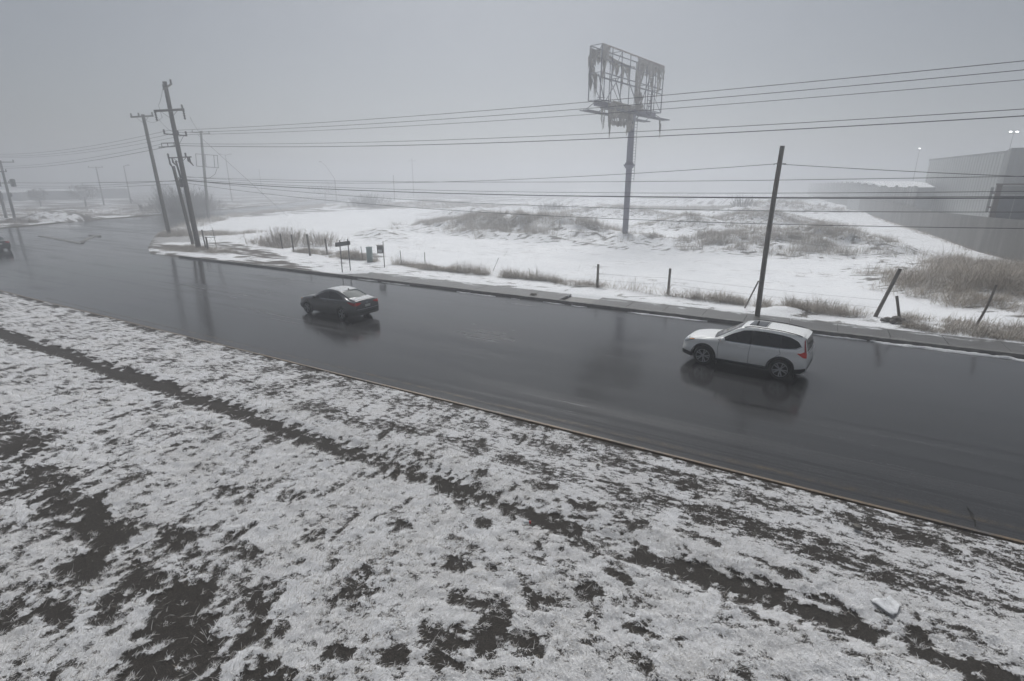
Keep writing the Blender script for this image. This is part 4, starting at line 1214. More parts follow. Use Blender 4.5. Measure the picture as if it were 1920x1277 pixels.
# timber pole by the pavement on the right
rp = pole("lone wooden pole beside the pavement behind the white car", (-2.24, 27.8 + 0.95), 8.2, R(0.5), 0.128, 0.105, M_WOODL, bend=-0.05)
rp.location = (-2.12, 28.82, 0.12)
for s in (-1, 1):
    g = MB(); g.bar((s * 0.10, 0, 7.42), (s * 0.22, 0, 7.40), 0.03); g.lathe([(0.02, -0.03), (0.035, 0), (0.02, 0.03)], 8, Matrix.Translation((s * 0.24, 0, 7.39)))
    g.build("wire_clamp", M_STEEL, rp)
st_ = MB(); st_.bar((-3.0, 30.7, -0.1), (-2.35, 29.55, 1.8), 0.06, 0.05)
tag(st_.build("timber_stay", M_WOODL), "thin timber stay leaning against the lone wooden pole", "stay")

# wires ---------------------------------------------------------------
def wire(label, pts, r=0.012, sag=0.0, n=26, name="power_line", group=None):
    """pts: polyline of span ends; sag per span"""
    P = []
    for k in range(len(pts) - 1):
        a = Vector(pts[k]); b = Vector(pts[k + 1])
        s = sag[k] if isinstance(sag, (list, tuple)) else sag
        for i in range(n + (1 if k == len(pts) - 2 else 0)):
            t = i / n
            q = a.lerp(b, t); q.z -= 4 * s * t * (1 - t)
            P.append(q)
    o = MB().tube(P, r * 1.05, 5, cap=False).build(name, M_CABLE, None, smooth=True)
    return tag(o, label, "cable", group)

YR = 31.9
PM = Vector((-56.9, 31.9, 0))
GR = "overhead wires strung along the road"
wire("topmost overhead wire, thin, passing the torn billboard", [(-140, 40.2, 12.2), (-57.9, 31.4, 11.75), (40, 31.9, 12.6)], 0.016, [0.9, 0.85], group=GR)
wire("second wire from the top, just under the topmost one", [(-140, 40.9, 11.9), (-57.0, 31.8, 11.55), (40, 31.9, 12.35)], 0.016, [0.9, 0.95], group=GR)
wire("third overhead wire from the top, alone between two pairs", [(-140, 41.5, 11.7), (-56.0, 32.2, 11.35), (40, 31.9, 11.9)], 0.014, [0.9, 0.95], group=GR)
wire("upper wire of the pair sagging below the billboard", [(-140, 41.0, 9.9), (-58.5, 31.2, 10.55), (40, 31.9, 10.75)], 0.015, [0.7, 1.15], group=GR)
wire("lower thicker wire of the pair sagging below the billboard", [(-140, 41.6, 9.6), (-57.6, 31.6, 10.35), (40, 31.9, 10.6)], 0.021, [0.7, 1.25], group=GR)
wire("high thin cable of the low bundle, nearly level", [(-56.7, 31.7, 7.3), (36, 31.9, 7.7)], 0.013, 0.75, name="telephone_cable", group=GR)
wire("thin cable just above the thickest low cable", [(-56.7, 31.7, 7.1), (36, 31.9, 7.3)], 0.012, 1.1, name="telephone_cable", group=GR)
wire("thickest black cable of the low bundle", [(-140, 41.2, 7.0), (-56.7, 31.7, 6.95), (36, 31.9, 6.9)], 0.026, [0.2, 1.05], name="telephone_cable", group=GR)
wire("thin cable touching the thickest cable from above at right", [(-56.7, 31.7, 7.0), (36, 31.9, 7.1)], 0.012, 1.15, name="telephone_cable", group=GR)
wire("second lowest cable crossing in front of the snowy lot", [(-140, 41.6, 6.6), (-56.7, 31.7, 7.05), (36, 31.9, 6.85)], 0.014, [0.5, 1.75], name="telephone_cable", group=GR)
wire("lowest sagging cable crossing in front of the snowy lot", [(-140, 42.0, 6.2), (-56.7, 31.7, 6.7), (36, 31.9, 6.1)], 0.015, [0.4, 1.85], name="telephone_cable", group=GR)
wire("drop cable tied to the lone wooden pole on both sides", [(-56.7, 31.7, 7.35), (-2.22, 28.85, 7.52), (36, 31.0, 6.4)], 0.012, [0.75, 0.5], name="telephone_cable", group=GR)
GJ = "wires between the leaning poles"
wire("slack wire from the tallest pole's upper arm to the bare pole", [(-58.3, 31.3, 13.0), (-76.3, 38.2, 15.05)], 0.015, 0.7, group=GJ)
wire("slack wire dropping from the bare pole to the tallest pole", [(-74.2, 39.0, 15.05), (-57.2, 31.9, 11.4)], 0.015, 0.4, group=GJ)
wire("steep wire from the tallest pole's right arm tip to the pale concrete pole", [(-55.6, 32.5, 13.0), (-101.4, 61.3, 16.0)], 0.016, 0.8, group=GJ)
wire("long steep guy wire from the pale concrete pole to the fogged field", [(-102.6, 60.8, 15.5), (-96.5, 73.5, 0.2)], 0.03, 0.0, group=GJ)
wire("loose jumper hanging from the top of the tallest pole", [(-57.9, 31.6, 15.6), (-58.4, 31.2, 14.1), (-58.3, 31.3, 12.95)], 0.016, 0.15, 8, group=GJ)

# street lamps ---------------------------------------------------------
def street_lamp(label, base, h, heads, arm, curved=False):
    t = empty("street_lamp", (base[0], base[1], 0), 0, label, "street lamp", "street lamps in the fog")
    MB().tube([(0, 0, -0.3), (0, 0, h * 0.7), (0, 0, h)] if not curved else [(0, 0, -0.3), (0, 0, h * 0.5), (0, 0, h * 0.58)], [0.22, 0.17, 0.12], 10).build("shaft", M_STEEL, t, smooth=True)
    for s in heads:
        d = Vector((math.sin(YAW), -math.cos(YAW), 0)) * s
        if curved: pts = [Vector((0, 0, h * 0.57)), d * arm * 0.25 + Vector((0, 0, h * 0.70)), d * arm * 0.65 + Vector((0, 0, h * 0.90)), d * arm + Vector((0, 0, h))]
        else: pts = [Vector((0, 0, h - 0.3)), d * arm * 0.5 + Vector((0, 0, h)), d * arm + Vector((0, 0, h + 0.1))]
        MB().tube(pts, [0.10, 0.09, 0.08, 0.08][:len(pts)], 8).build("lamp_arm", M_STEEL, t, smooth=True)
        e = pts[-1]
        m = MB(); m.lathe([(0.05, -0.10), (0.40, -0.06), (0.46, 0.02), (0.28, 0.20), (0.05, 0.24)], 12, Matrix.Translation(e + d * 0.35) @ Matrix.Diagonal((1.6, 1.2, 1.0, 1)))
        m.build("lamp_head", M_STEEL, t, smooth=True)
    return t
street_lamp("double headed street lamp right of the pale concrete pole", (-196, 125.5), 17.2, (-1, 1), 1.6)
street_lamp("single headed street lamp above the far left scrub", (-212, 98), 12.8, (1,), 1.2)
street_lamp("street lamp with long arm bent up to the left", (-173, 156), 15.2, (-1,), 4.8, True)

# floodlights burning behind the warehouse
M_FLOOD, nt, p = new_mat("lit_floodlight_glass")
p.inputs['Base Color'].default_value = (0.8, 0.85, 0.9, 1)
fn = noise(nt, 3.0, mapped(nt), 2)
nt.links.new(ramp(nt, fn.outputs[0], [(0, (0.9, 0.95, 1)), (1, (1, 1, 1))]).outputs[0], p.inputs['Emission Color'])
p.inputs['Emission Strength'].default_value = 7.0
def flood(label, at_, z, n, sp):
    t = empty("floodlight_mast", (at_[0], at_[1], 0), 0, label, "floodlight", "lit floodlight masts")
    MB().tube([(0, 0, 0), (0, 0, z - 0.3)], [0.09, 0.05], 8).build("shaft", M_STEEL, t, smooth=True)
    rt = Vector((math.sin(YAW), -math.cos(YAW), 0))
    for k in range(n):
        o = rt * (k - (n - 1) / 2) * sp
        MB().bar(Vector((0, 0, z - 0.35)), o + Vector((0, 0, z - 0.1)), 0.08).build("lamp_arm", M_STEEL, t)
        h = MB().box(tuple(o + Vector((0, 0.25, z + 0.05))), (0.5, 0.3, 0.22)).build("lamp_head", M_STEEL, t)
        MB().box(tuple(o + Vector((0.0, 0.05, z + 0.04))), (0.44, 0.06, 0.16)).build("lamp_glass", M_FLOOD, h)
d1 = Vector((G(1862, 400).x, G(1862, 400).y, 0)).normalized() * 150
flood("floodlight mast with two lit heads above the warehouse roof", d1, 16.6, 2, 1.3)
d2 = Vector((G(1699, 400).x, G(1699, 400).y, 0)).normalized() * 190
flood("single lit floodlight left of the warehouse roof", d2, 16.0, 1, 1.0)
# ------------------------------------------------------------------ the storm torn billboard
M_VIOLET = simple("faded_violet_steel", (0.105, 0.105, 0.165), 0.5, var=0.18, scale=2.0, bmp=0.05)
M_FRAME = simple("weathered_blue_steel", (0.11, 0.115, 0.15), 0.55, metal=0.2, var=0.3, scale=6)
M_CANVAS, nt, p = new_mat("sooty_torn_canvas")
v = mapped(nt)
a = noise(nt, 1.6, mapped(nt, (1.4, 1.4, 0.35)), 6, 0.65)
b = noise(nt, 9.0, v, 4)
nt.links.new(mixc(nt, 0.35, ramp(nt, a.outputs[0], [(0.3, (0.13, 0.12, 0.11)), (0.55, (0.29, 0.27, 0.25)), (0.8, (0.42, 0.40, 0.375))]).outputs[0], ramp(nt, b.outputs[0], [(0.3, (0.09, 0.084, 0.078)), (0.8, (0.30, 0.285, 0.265))]).outputs[0]), p.inputs['Base Color'])
p.inputs['Roughness'].default_value = 0.85
M_EDGE = simple("pinkish_canvas_hem", (0.25, 0.19, 0.18), 0.8, var=0.25, scale=5)

BB = empty("billboard", (-19.45, 59.9, 0.0), 0, "tall torn billboard frame with hanging canvas rags on a violet column", "billboard")
O = Vector((-19.45, 59.9, 0.0))
NF = Vector((-20.7, 53.3, 0)) - O      # front (east) face, near end
FF = Vector((-18.2, 66.6, 0)) - O      # front face, far end
AX = (FF - NF).normalized(); LEN = (FF - NF).length
OUT = Vector((AX.y, -AX.x, 0))         # towards the camera's side
TH = 1.35
Z0, Z1 = 14.65, 19.6
def fp(u, z, back=0.0): return NF + AX * (u * LEN) - OUT * back + Vector((0, 0, z))

col = MB()
col.lathe([(0.42, -0.3), (0.42, 0.05), (0.335, 0.1), (0.335, 8.55), (0.345, 8.6)], 12)
col.build("column", M_VIOLET, BB, auto=40)
col = MB(); col.lathe([(0.36, 8.6), (0.37, 8.62), (0.345, 13.2), (0.40, 13.6), (0.60, 14.2), (0.60, 14.3)], 12); col.build("upper_column", M_VIOLET, BB, auto=40)
fl = MB(); fl.lathe([(0.34, 8.25), (0.58, 8.55), (0.60, 8.62), (0.40, 8.95)], 12)
for k in range(12):
    t = 2 * math.pi * k / 12
    fl.bar((0.42 * math.cos(t), 0.42 * math.sin(t), 8.62), (0.66 * math.cos(t), 0.66 * math.sin(t), 8.68), 0.05)
fl.build("flange_collar", M_VIOLET, BB, auto=30)
ld = MB()
lx = OUT * 0.15 + AX * 0.62
for s in (-0.2, 0.2): ld.bar(lx + OUT * s + Vector((0, 0, 7.0)), lx + OUT * s + Vector((0, 0, 13.9)), 0.045)
for k in range(23): ld.bar(lx + OUT * -0.2 + Vector((0, 0, 7.2 + 0.3 * k)), lx + OUT * 0.2 + Vector((0, 0, 7.2 + 0.3 * k)), 0.03)
for z in (8.6, 11.0, 13.2): ld.bar(lx + Vector((0, 0, z)), AX * 0.3 + Vector((0, 0, z)), 0.04)
ld.build("ladder", M_FRAME, BB)

fr = MB(); W = 0.085
for back in (0.0, TH):
    for z in ((Z0, Z0 + 2.0, Z0 + 2.5, Z0 + 3.7, Z1) if back == 0 else (Z0, Z0 + 2.5, Z1)): fr.bar(fp(0, z, back), fp(1, z, back), W, W)
us = [0.0, 0.05, 0.15, 0.29, 0.42, 0.55, 0.70, 0.86, 1.0]
for u in us:
    for back in ((0.0, TH) if u in (0.0, 0.29, 0.70, 1.0) else (0.0,)): fr.bar(fp(u, Z0, back), fp(u, Z1, back), W * (1.15 if u in (0, 1) else 0.9))
fr.build("face_frame", M_FRAME, BB)
br = MB()
for u in (0.0, 0.29, 0.70, 1.0):
    for z in (Z0, Z0 + 2.5, Z1): br.bar(fp(u, z, 0), fp(u, z, TH), 0.06)
    br.bar(fp(u, Z0, 0), fp(u, Z0 + 2.5, TH), 0.05); br.bar(fp(u, Z1, 0), fp(u, Z0 + 2.5, TH), 0.05)
for (ua, za, ub, zb, bk) in ((0.05, 2.5, 0.15, 0, .7), (0.15, 0, 0.42, 3.7, .7), (0.42, 3.7, 0.70, 0, .7), (0.29, 2.5, 0.42, 0, .7), (0.70, 0, 0.86, 3.7, .7), (0.86, 0.2, 0.93, 2.5, .7), (0.05, 0.3, 0.15, 0.5, .7)):
    br.bar(fp(ua, Z0 + za, bk), fp(ub, Z0 + zb, bk), 0.075)
br.build("cross_bracing", M_FRAME, BB)
tr = MB()
for u in (0.79, 0.87):
    tr.bar(fp(u, Z0 - 0.3, 0.35), fp(u, Z1 - 0.4, 0.35), 0.08)
for k in range(7):
    z = Z0 + 0.5 + 0.62 * k
    tr.bar(fp(0.79, z, 0.35), fp(0.87, z, 0.35), 0.06)
    tr.bar(fp(0.79, z, 0.35), fp(0.87, z + 0.62, 0.35), 0.045)
tr.build("lattice_mast", M_FRAME, BB)
# head beam and catwalks
hb = MB(); hb.bar(fp(0.02, Z0 - 0.22, TH / 2), fp(0.98, Z0 - 0.22, TH / 2), 0.42, 0.5); hb.build("head_beam", M_VIOLET, BB)
for back, nm in ((-1.0, 1), (TH + 0.1, 0)):
    cw = MB()
    za = 13.85
    for q in (0.0, 0.45, 0.9): cw.bar(fp(0.0, za, back + q), fp(1.03, za, back + q), 0.06, 0.09)
    for k in range(18):
        u = 0.01 + 1.01 * k / 17
        cw.bar(fp(u, za - 0.03, back), fp(u, za - 0.03, back + 0.9), 0.06)
    for u in (0.02, 0.2, 0.4, 0.6, 0.8, 0.98):
        cw.bar(fp(u, za, back + 0.45), fp(u, Z0 - 0.1, TH / 2), 0.06)
    cw.build("catwalk", M_FRAME, BB)

def rag(u0, u1, ztop0, ztop1, prof, back, seed, mat=None, nu=None, wob=0.16, nv=16, spike=0.55, sagv=0.0, name="torn_canvas"):
    """canvas hanging from a line between two frame points; prof: (fraction, length) of how far it still hangs"""
    nu = nu or max(10, int(abs(u1 - u0) * 150))
    U = np.linspace(0, 1, nu)
    pl = np.interp(U, [q[0] for q in prof], [q[1] for q in prof])
    jag = vnoise(U * nu / 2.6, U * 0 + seed, seed) ** 2
    Ls = pl * (1 - spike + 1.5 * spike * jag)
    V = []
    for j in range(nv):
        t = j / (nv - 1)
        for i in range(nu):
            s = U[i]
            nz = (vnoise(np.array([s * abs(u1 - u0) * 22 + t * 0.8]), np.array([t * 2.2 + seed]), seed + 3)[0] - 0.5) * 2 * wob
            nl = (vnoise(np.array([s * 6.0]), np.array([t * 3 + seed]), seed + 7)[0] - 0.5) * 0.012 * (0.3 + t)
            z = ztop0 + (ztop1 - ztop0) * s - sagv * 4 * s * (1 - s) - Ls[i] * t
            V.append(tuple(fp(u0 + (u1 - u0) * s + nl, z, back - 0.03 + nz * min(1, t * 4 + 0.25))))
    F = []
    for j in range(nv - 1):
        for i in range(nu - 1):
            if t > 0.3 and j > nv * 0.35 and vnoise(np.array([i * 0.9 + seed]), np.array([j * 0.35]), seed + 11)[0] > 0.80: continue
            a = j * nu + i
            F.append((a, a + 1, a + 1 + nu, a + nu))
    return MB().add(V, F).build(name, mat or M_CANVAS, BB, smooth=True)

# front face
rag(-0.003, 1.0, Z1 + 0.05, Z1 + 0.05, [(0, .35), (.3, .12), (.5, .3), (.56, .15), (.8, .3), (1, .3)], -0.05, 3, M_EDGE, 150, 0.05, 5, 0.5, name="canvas_hem")
rag(0.0, 0.115, Z1, Z1, [(0, 2.0), (.25, 2.6), (.5, 1.9), (.8, 1.4), (1, 1.0)], -0.06, 5, nu=26)
rag(0.005, 0.045, Z1 - 0.6, Z1 - 0.6, [(0, 3.2), (.5, 2.6), (1, 1.2)], -0.02, 6, nu=12)
rag(0.10, 0.50, Z1 - 0.75, Z1 - 1.0, [(0, 1.2), (.18, 1.3), (.35, .7), (.55, 1.1), (.7, .65), (1, .25)], 0.10, 8, sagv=0.15, spike=0.7)
rag(0.20, 0.25, Z1 - 1.2, Z1 - 1.2, [(0, .6), (.5, 2.0), (1, .7)], 0.05, 21, nu=10)
rag(0.29, 0.335, Z1 - 1.3, Z1 - 1.3, [(0, 1.0), (.5, 3.3), (1, 2.0)], 0.05, 22, nu=10)
rag(0.375, 0.43, Z1 - 1.3, Z1 - 1.3, [(0, 1.4), (.6, 2.6), (1, 1.0)], 0.05, 23, nu=10)
rag(0.505, 0.635, Z1 - 0.12, Z1 - 0.1, [(0, 1.6), (.2, 5.0), (.55, 4.9), (.8, 3.0), (1, 1.4)], -0.06, 9, nu=30, spike=0.15, wob=0.25)
rag(0.50, 0.62, Z0 + 1.6, Z0 + 1.6, [(0, 1.2), (.3, 2.1), (.8, 2.2), (1, 1.6)], -0.12, 10, nu=26, spike=0.2)
rag(0.62, 0.83, Z1 - 0.1, Z1 - 0.1, [(0, 1.6), (.25, 2.0), (.5, 1.5), (.75, 2.3), (1, .9)], -0.05, 12, spike=0.55)
rag(0.74, 0.80, Z1 - 1.6, Z1 - 1.6, [(0, .6), (.5, 2.6), (1, .5)], -0.03, 13, nu=10)
rag(0.83, 1.0, Z1 - 0.1, Z1 - 0.1, [(0, 1.0), (.3, 1.6), (.6, 1.3), (.8, 1.9), (1, 1.2)], -0.06, 14, spike=0.6)
rag(0.87, 0.905, Z1 - 0.4, Z1 - 0.4, [(0, 2.0), (.5, 4.2), (1, 2.6)], -0.04, 15, nu=8)
rag(0.92, 0.95, Z1 - 1.2, Z1 - 1.2, [(0, .5), (.5, 2.4), (1, .5)], -0.04, 16, nu=8)
# back face and near end
rag(-0.01, 0.10, Z1 - 0.1, Z1 - 0.2, [(0, 1.4), (.2, 3.6), (.5, 2.0), (1, 1.4)], TH, 31, nu=20)
rag(0.0, 0.07, Z1 - 1.2, Z1 - 1.2, [(0, 3.6), (.4, 2.6), (1, 1.0)], TH + 0.05, 32, nu=14)
rag(0.10, 0.40, Z1 - 0.5, Z1 - 0.7, [(0, .9), (.5, .5), (1, .8)], TH, 33)
rag(-0.004, 0.05, Z0 + 2.5, Z0 + 2.5, [(0, 1.2), (.4, 2.8), (1, 2.0)], TH * 0.6, 34, nu=12)
rag(0.0, 0.055, Z1 - 0.35, Z1 - 0.35, [(0, 1.2), (.5, 1.7), (1, .7)], TH * 0.45, 35, nu=14)
# heaps blown down over the catwalk
rag(0.03, 0.10, 14.5, 14.3, [(0, 1.2), (.35, 4.2), (.6, 2.6), (1, 1.8)], -0.9, 41, nu=22, wob=0.35)
rag(0.05, 0.13, 14.4, 14.2, [(0, 2.6), (.5, 2.0), (1, 1.6)], -0.6, 42, nu=20, wob=0.35)
rag(0.10, 0.47, 13.85, 14.0, [(0, 1.9), (.12, 2.2), (.3, 1.3), (.4, 2.3), (.55, 1.6), (.75, 2.3), (.95, 2.6), (1, 1.8)], -0.35, 43, spike=0.3, wob=0.3)
rag(0.12, 0.50, 14.7, 14.6, [(0, .7), (.5, .9), (1, .6)], -0.5, 44, wob=0.3)
rag(-0.03, 0.0, 13.9, 13.9, [(0, 1.4), (.5, 2.0), (1, 1.2)], -0.4, 45, nu=8)
rag(0.005, 0.02, 13.9, 13.9, [(0, 2.0), (.5, 3.2), (1, 2.0)], -0.1, 46, nu=6)
rag(0.04, 0.055, 13.9, 13.9, [(0, 1.8), (.5, 3.0), (1, 1.8)], -0.1, 47, nu=6)
rag(0.90, 0.925, 13.9, 13.9, [(0, 1.0), (.5, 2.2), (1, 1.0)], -0.6, 48, nu=6)
rag(0.45, 0.62, 14.9, 14.9, [(0, .9), (.3, 1.3), (.8, 1.2), (1, .6)], -0.5, 49, wob=0.3)
# ------------------------------------------------------------------ dry weeds, thickets and trees
def weed_patch(name, label, cat_, group, inside, bbox, dens0, hgt, mats=None, frost=(0.15, 0.35), kind=None, wid=0.02, lean=0.45, clump=1.6, hv=None):
    x0, x1, y0, y1 = bbox
    dens = dens0 * 3.2
    n = int(dens * (x1 - x0) * (y1 - y0))
    x = rng.uniform(x0, x1, n); y = rng.uniform(y0, y1, n)
    c = fbm(x / clump, y / clump, 120 + len(name), 3)
    clear = (side_road_mask(x, y) < 0.15) & (y > 27.5) & ((x < -31) | (y > 29.2))
    k = rng.uniform(0, 1, n) < inside(x, y) * sstep(0.26, 0.46, c) * clear * (0.35 + 0.65 * sstep(0.36, 0.5, fbm(x / 3.1, y / 1.9, 191, 3)))
    x, y, c = x[k], y[k], c[k]; n = len(x)
    z = ground_z(x, y) - 0.03
    c2 = fbm(x / 4.5, y / 2.8, 190 + len(name), 3)
    L = hgt * (0.25 + 0.95 * rng.uniform(0, 1, n)) * (0.35 + 1.2 * c) * (0.25 + 1.45 * c2)
    if hv is not None: L = L * hv(x, y)
    az = rng.uniform(0, 2 * math.pi, n) * 0.7 + R(160) * 0.3 + fbm(x / 2.0, y / 2.0, 140, 2) * 4
    f = np.clip(frost[1] + 0.5 * (fbm(x / 1.1, y / 1.1, 130, 3) - 0.5) + rng.normal(0, 0.12, n), 0, 1)
    o = blade_mesh(name, np.stack([x, y, z], 1), L, wid * 0.62 * rng.uniform(0.6, 1.5, n), az, np.abs(rng.normal(lean + 0.12, 0.36, n)), rng.uniform(0.2, 1.3, n),
                   np.clip(f * 0.4, 0, 1), f, mats or M_WEED)
    return tag(o, label, cat_, group, kind)

def ell(cx, cy, a, b, ang=0):
    ca, sa = math.cos(R(ang)), math.sin(R(ang))
    def f(x, y):
        u = ((x - cx) * ca + (y - cy) * sa) / a; v = (-(x - cx) * sa + (y - cy) * ca) / b
        q = np.hypot(u, v) + 1.0 * (fbm(x / 3.0, y / 2.2, 150, 4) - 0.5)
        return sstep(1.15, 0.62, q)
    return f
def box_of(cx, cy, a, b): 
    m = max(a, b) * 1.25
    return (cx - m, cx + m, cy - m, cy + m)

GW = "banks of dry weeds on the snowy lot"
weed_patch("weed_bank", "longest bank of dry weeds left of the billboard column", "weeds", GW, ell(-37.0, 64.2, 19.5, 7.4, -9), (-61, -12, 50, 79), 46, 1.05, frost=(0.35, 0.66), wid=0.035)
weed_patch("weed_bank", "small dry weed bank behind the longest weed bank", "weeds", GW, ell(-57, 82, 9, 3.2, -14), (-70, -44, 74, 92), 30, 0.7, frost=(0.3, 0.55), wid=0.04)
weed_patch("weed_bank", "low weed fringe at the foot of the billboard column", "weeds", GW, ell(-15.5, 60.3, 6.5, 1.3, 4), (-24, -6, 57, 64), 40, 0.42, frost=(0.2, 0.4), wid=0.035)
weed_patch("weed_bank", "oval dry weed island between billboard column and warehouse wall", "weeds", GW, ell(-3.2, 61.6, 10.5, 8.0, 12), (-17, 10, 49, 76), 52, 1.05, frost=(0.35, 0.64), wid=0.035)
weed_patch("weed_bank", "dry weed hump right behind the billboard column", "weeds", GW, ell(-16.5, 84, 8.0, 5.0, 8), (-28, -5, 75, 93), 34, 0.75, frost=(0.3, 0.58), wid=0.04)
weed_patch("weed_bank", "weed hump beyond the oval weed island", "weeds", GW, ell(-7, 101, 10.0, 5.4, 10), (-17, 4, 94, 109), 26, 0.8, frost=(0.3, 0.55), wid=0.05)
weed_patch("weed_bank", "weed hump close to the end of the warehouse wall", "weeds", GW, ell(-1.5, 78, 4.5, 2.6, 30), (-8, 5, 73, 84), 30, 0.6, frost=(0.3, 0.5), wid=0.04)
weed_patch("weed_bank", "pale far weed bank left of the column, in the fog", "weeds", GW, ell(-38, 111, 14, 6.5, -5), (-54, -22, 103, 119), 18, 0.9, frost=(0.35, 0.6), wid=0.06)
weed_patch("weed_bank", "farthest weed bank dissolving in the fog", "weeds", GW, ell(-25, 148, 32, 9, 0), (-62, 14, 136, 160), 9, 1.1, frost=(0.35, 0.6), wid=0.09)
weed_patch("weed_bank", "large tangled brown weed bank at the right edge of the photo", "weeds", GW,
           lambda x, y: np.maximum(ell(10.2, 42.0, 6.4, 8.2, 15)(x, y), ell(12.5, 50.5, 4.6, 9.0, 10)(x, y)), (2, 19, 32.5, 63), 120, 1.35, frost=(0.12, 0.32), wid=0.024, lean=0.85, clump=1.1)
weed_patch("weed_bank", "strip of pale weeds along the side street's right edge", "weeds", GW,
           lambda x, y: ((x > np.interp(y, [q[1] for q in SIDE_R], [q[0] for q in SIDE_R]) + 0.8) & (x < np.interp(y, [q[1] for q in SIDE_R], [q[0] for q in SIDE_R]) + 6.0 + 0.06 * (y - 40))) * 0.9, (-150, -66, 38, 122), 9, 0.85, frost=(0.3, 0.5), wid=0.05)
weed_patch("weed_bank", "dim weed strip in the fog above the side street", "weeds", GW, ell(-100, 128, 26, 12, 35), (-135, -65, 100, 155), 7, 1.1, frost=(0.3, 0.5), wid=0.08)
weed_patch("weed_bank", "pale weeds round the feet of the tallest pole", "weeds", GW, ell(-55.8, 31.0, 5.6, 2.0, 4), (-63, -47, 28, 34), 150, 0.55, frost=(0.15, 0.4), wid=0.022)
weed_patch("weed_bank", "weeds round the bare pole at the side street corner", "weeds", GW, ell(-75, 39.6, 11, 4.2, 34), (-90, -60, 29, 54), 40, 0.7, frost=(0.3, 0.5), wid=0.04)
weed_patch("weed_bank", "snowy scrub beyond the junction at the left edge", "weeds", GW, lambda x, y: 0.8 * sstep(0.45, 0.6, fbm(x / 6, y / 4, 160, 3)) * (x < np.interp(y, [q[1] for q in SIDE_L], [q[0] for q in SIDE_L]) - 1.5), (-190, -110, 33, 110), 3.5, 0.9, frost=(0.3, 0.5), wid=0.08)
lot = weed_patch("lot_stubble", None, None, None, lambda x, y: 0.6 * sstep(0.44, 0.62, fbm(x / 7.0, y / 4.0, 88, 3)) * sstep(0.5, 0.6, fbm(x / 0.8, y / 0.6, 193, 2)), (-75, 16, 33, 120), 9, 0.28, frost=(0.3, 0.6), kind="stuff", wid=0.03, lean=0.8, clump=0.7)
weed_patch("weed_bank", "thin dark weeds along the foot of the concrete wall", "weeds", GW, lambda x, y: 0.9 * sstep(0.9, 0.2, np.abs(x + 0.45 - np.interp(y, [34, 60.4, 68.7, 90.4, 113.5, 150], [16.6, 15.53, 14.14, 13.0, 11.35, 8.6]))), (8, 17, 50, 135), 12, 0.6, frost=(0.1, 0.3), wid=0.04, clump=1.4)
# verge tufts and the weeds caught along the old fence line
def fence_y(x): return np.interp(x, [-54, -44, -36, -27, -14, -6, 2, 9, 20], [37.6, 35.6, 34.1, 33.1, 32.7, 31.9, 31.6, 30.9, 30.0])
def fence_in(x, y):
    d = np.abs(y - fence_y(x) - 0.15 * np.sin(x))
    w = 0.42 + 0.85 * (fbm(x / 2.3, x * 0, 171, 3) - 0.35) + 1.1 * sstep(2, 6, x) + 0.35 * sstep(-36, -44, x)
    gapf = sstep(0.27, 0.40, fbm(x / 2.0, x * 0 + 3, 172, 2))
    gapf = np.where((x > -11.8) & (x < -8.2), gapf * 0.3, gapf)
    return sstep(w + 0.15, w - 0.25, d) * gapf
o = weed_patch("fence_weeds", None, None, None, fence_in, (-54, 16, 29.1, 39.5), 260, 0.85, frost=(0.2, 0.46), kind="stuff", wid=0.02, lean=0.6, clump=0.9)
o = weed_patch("verge_tufts", None, None, None, lambda x, y: 0.5 * sstep(0.5, 0.62, fbm(x / 0.5, y / 0.5, 181, 3)) * (y < fence_y(x)), (-40, 16, 29.1, 36), 30, 0.16, frost=(0.3, 0.7), kind="stuff", wid=0.014, lean=0.8, clump=0.7)

def thicket(label, base, rx, h, nstem, seed, name="thicket", cat_="bush", group="bare bushes", mats=None, twig=14, wid=0.05, frost=0.2, parts=True):
    """bare bush: stems fan out of the ground, twigs spread along every stem"""
    t = empty(name, (base[0], base[1], 0), 0, label, cat_, group)
    z0 = float(ground_z(np.array([base[0]]), np.array([base[1]]))[0]) - 0.1
    r = np.random.default_rng(seed)
    bx = r.normal(0, rx * 0.36, nstem); by = r.normal(0, rx * 0.30, nstem)
    az = np.arctan2(by, bx) + r.normal(0, 0.8, nstem)
    til = np.clip(r.normal(0.45, 0.25, nstem) + 0.22 * np.hypot(bx, by) / rx, 0.02, 1.3)
    L = h * (0.45 + 0.6 * r.uniform(0, 1, nstem)) * (1 - 0.45 * np.clip(np.hypot(bx, by) / (rx * 0.9), 0, 1))
    P = np.stack([bx, by, np.full(nstem, z0)], 1)
    f0 = np.full(nstem, frost * 0.3)
    o = blade_mesh("stems", P, L, np.full(nstem, wid) * r.uniform(0.7, 1.6, nstem), az, til, r.uniform(0, 0.5, nstem), f0, f0 + frost * 0.5, mats or M_THICKET, t)
    s = np.repeat(np.arange(nstem), twig); f = r.uniform(0.25, 1.0, len(s))
    d = np.stack([np.sin(til) * np.cos(az), np.sin(til) * np.sin(az), np.cos(til)], 1)
    q = P[s] + d[s] * (L[s] * f)[:, None] * np.array([1, 1, 0.97])
    ta = az[s] + r.normal(0, 1.3, len(s)); tt = np.clip(til[s] + r.normal(0.25, 0.5, len(s)), 0.05, 1.7)
    tl = h * 0.26 * r.uniform(0.4, 1.3, len(s)) * (1.15 - 0.5 * f)
    fr = np.clip(frost + r.normal(0, 0.15, len(s)), 0, 1)
    blade_mesh("twigs", q, tl, np.full(len(s), wid * 0.55), ta, tt, r.uniform(-0.2, 0.8, len(s)), fr * 0.5, fr, mats or M_THICKET, t)
    return t

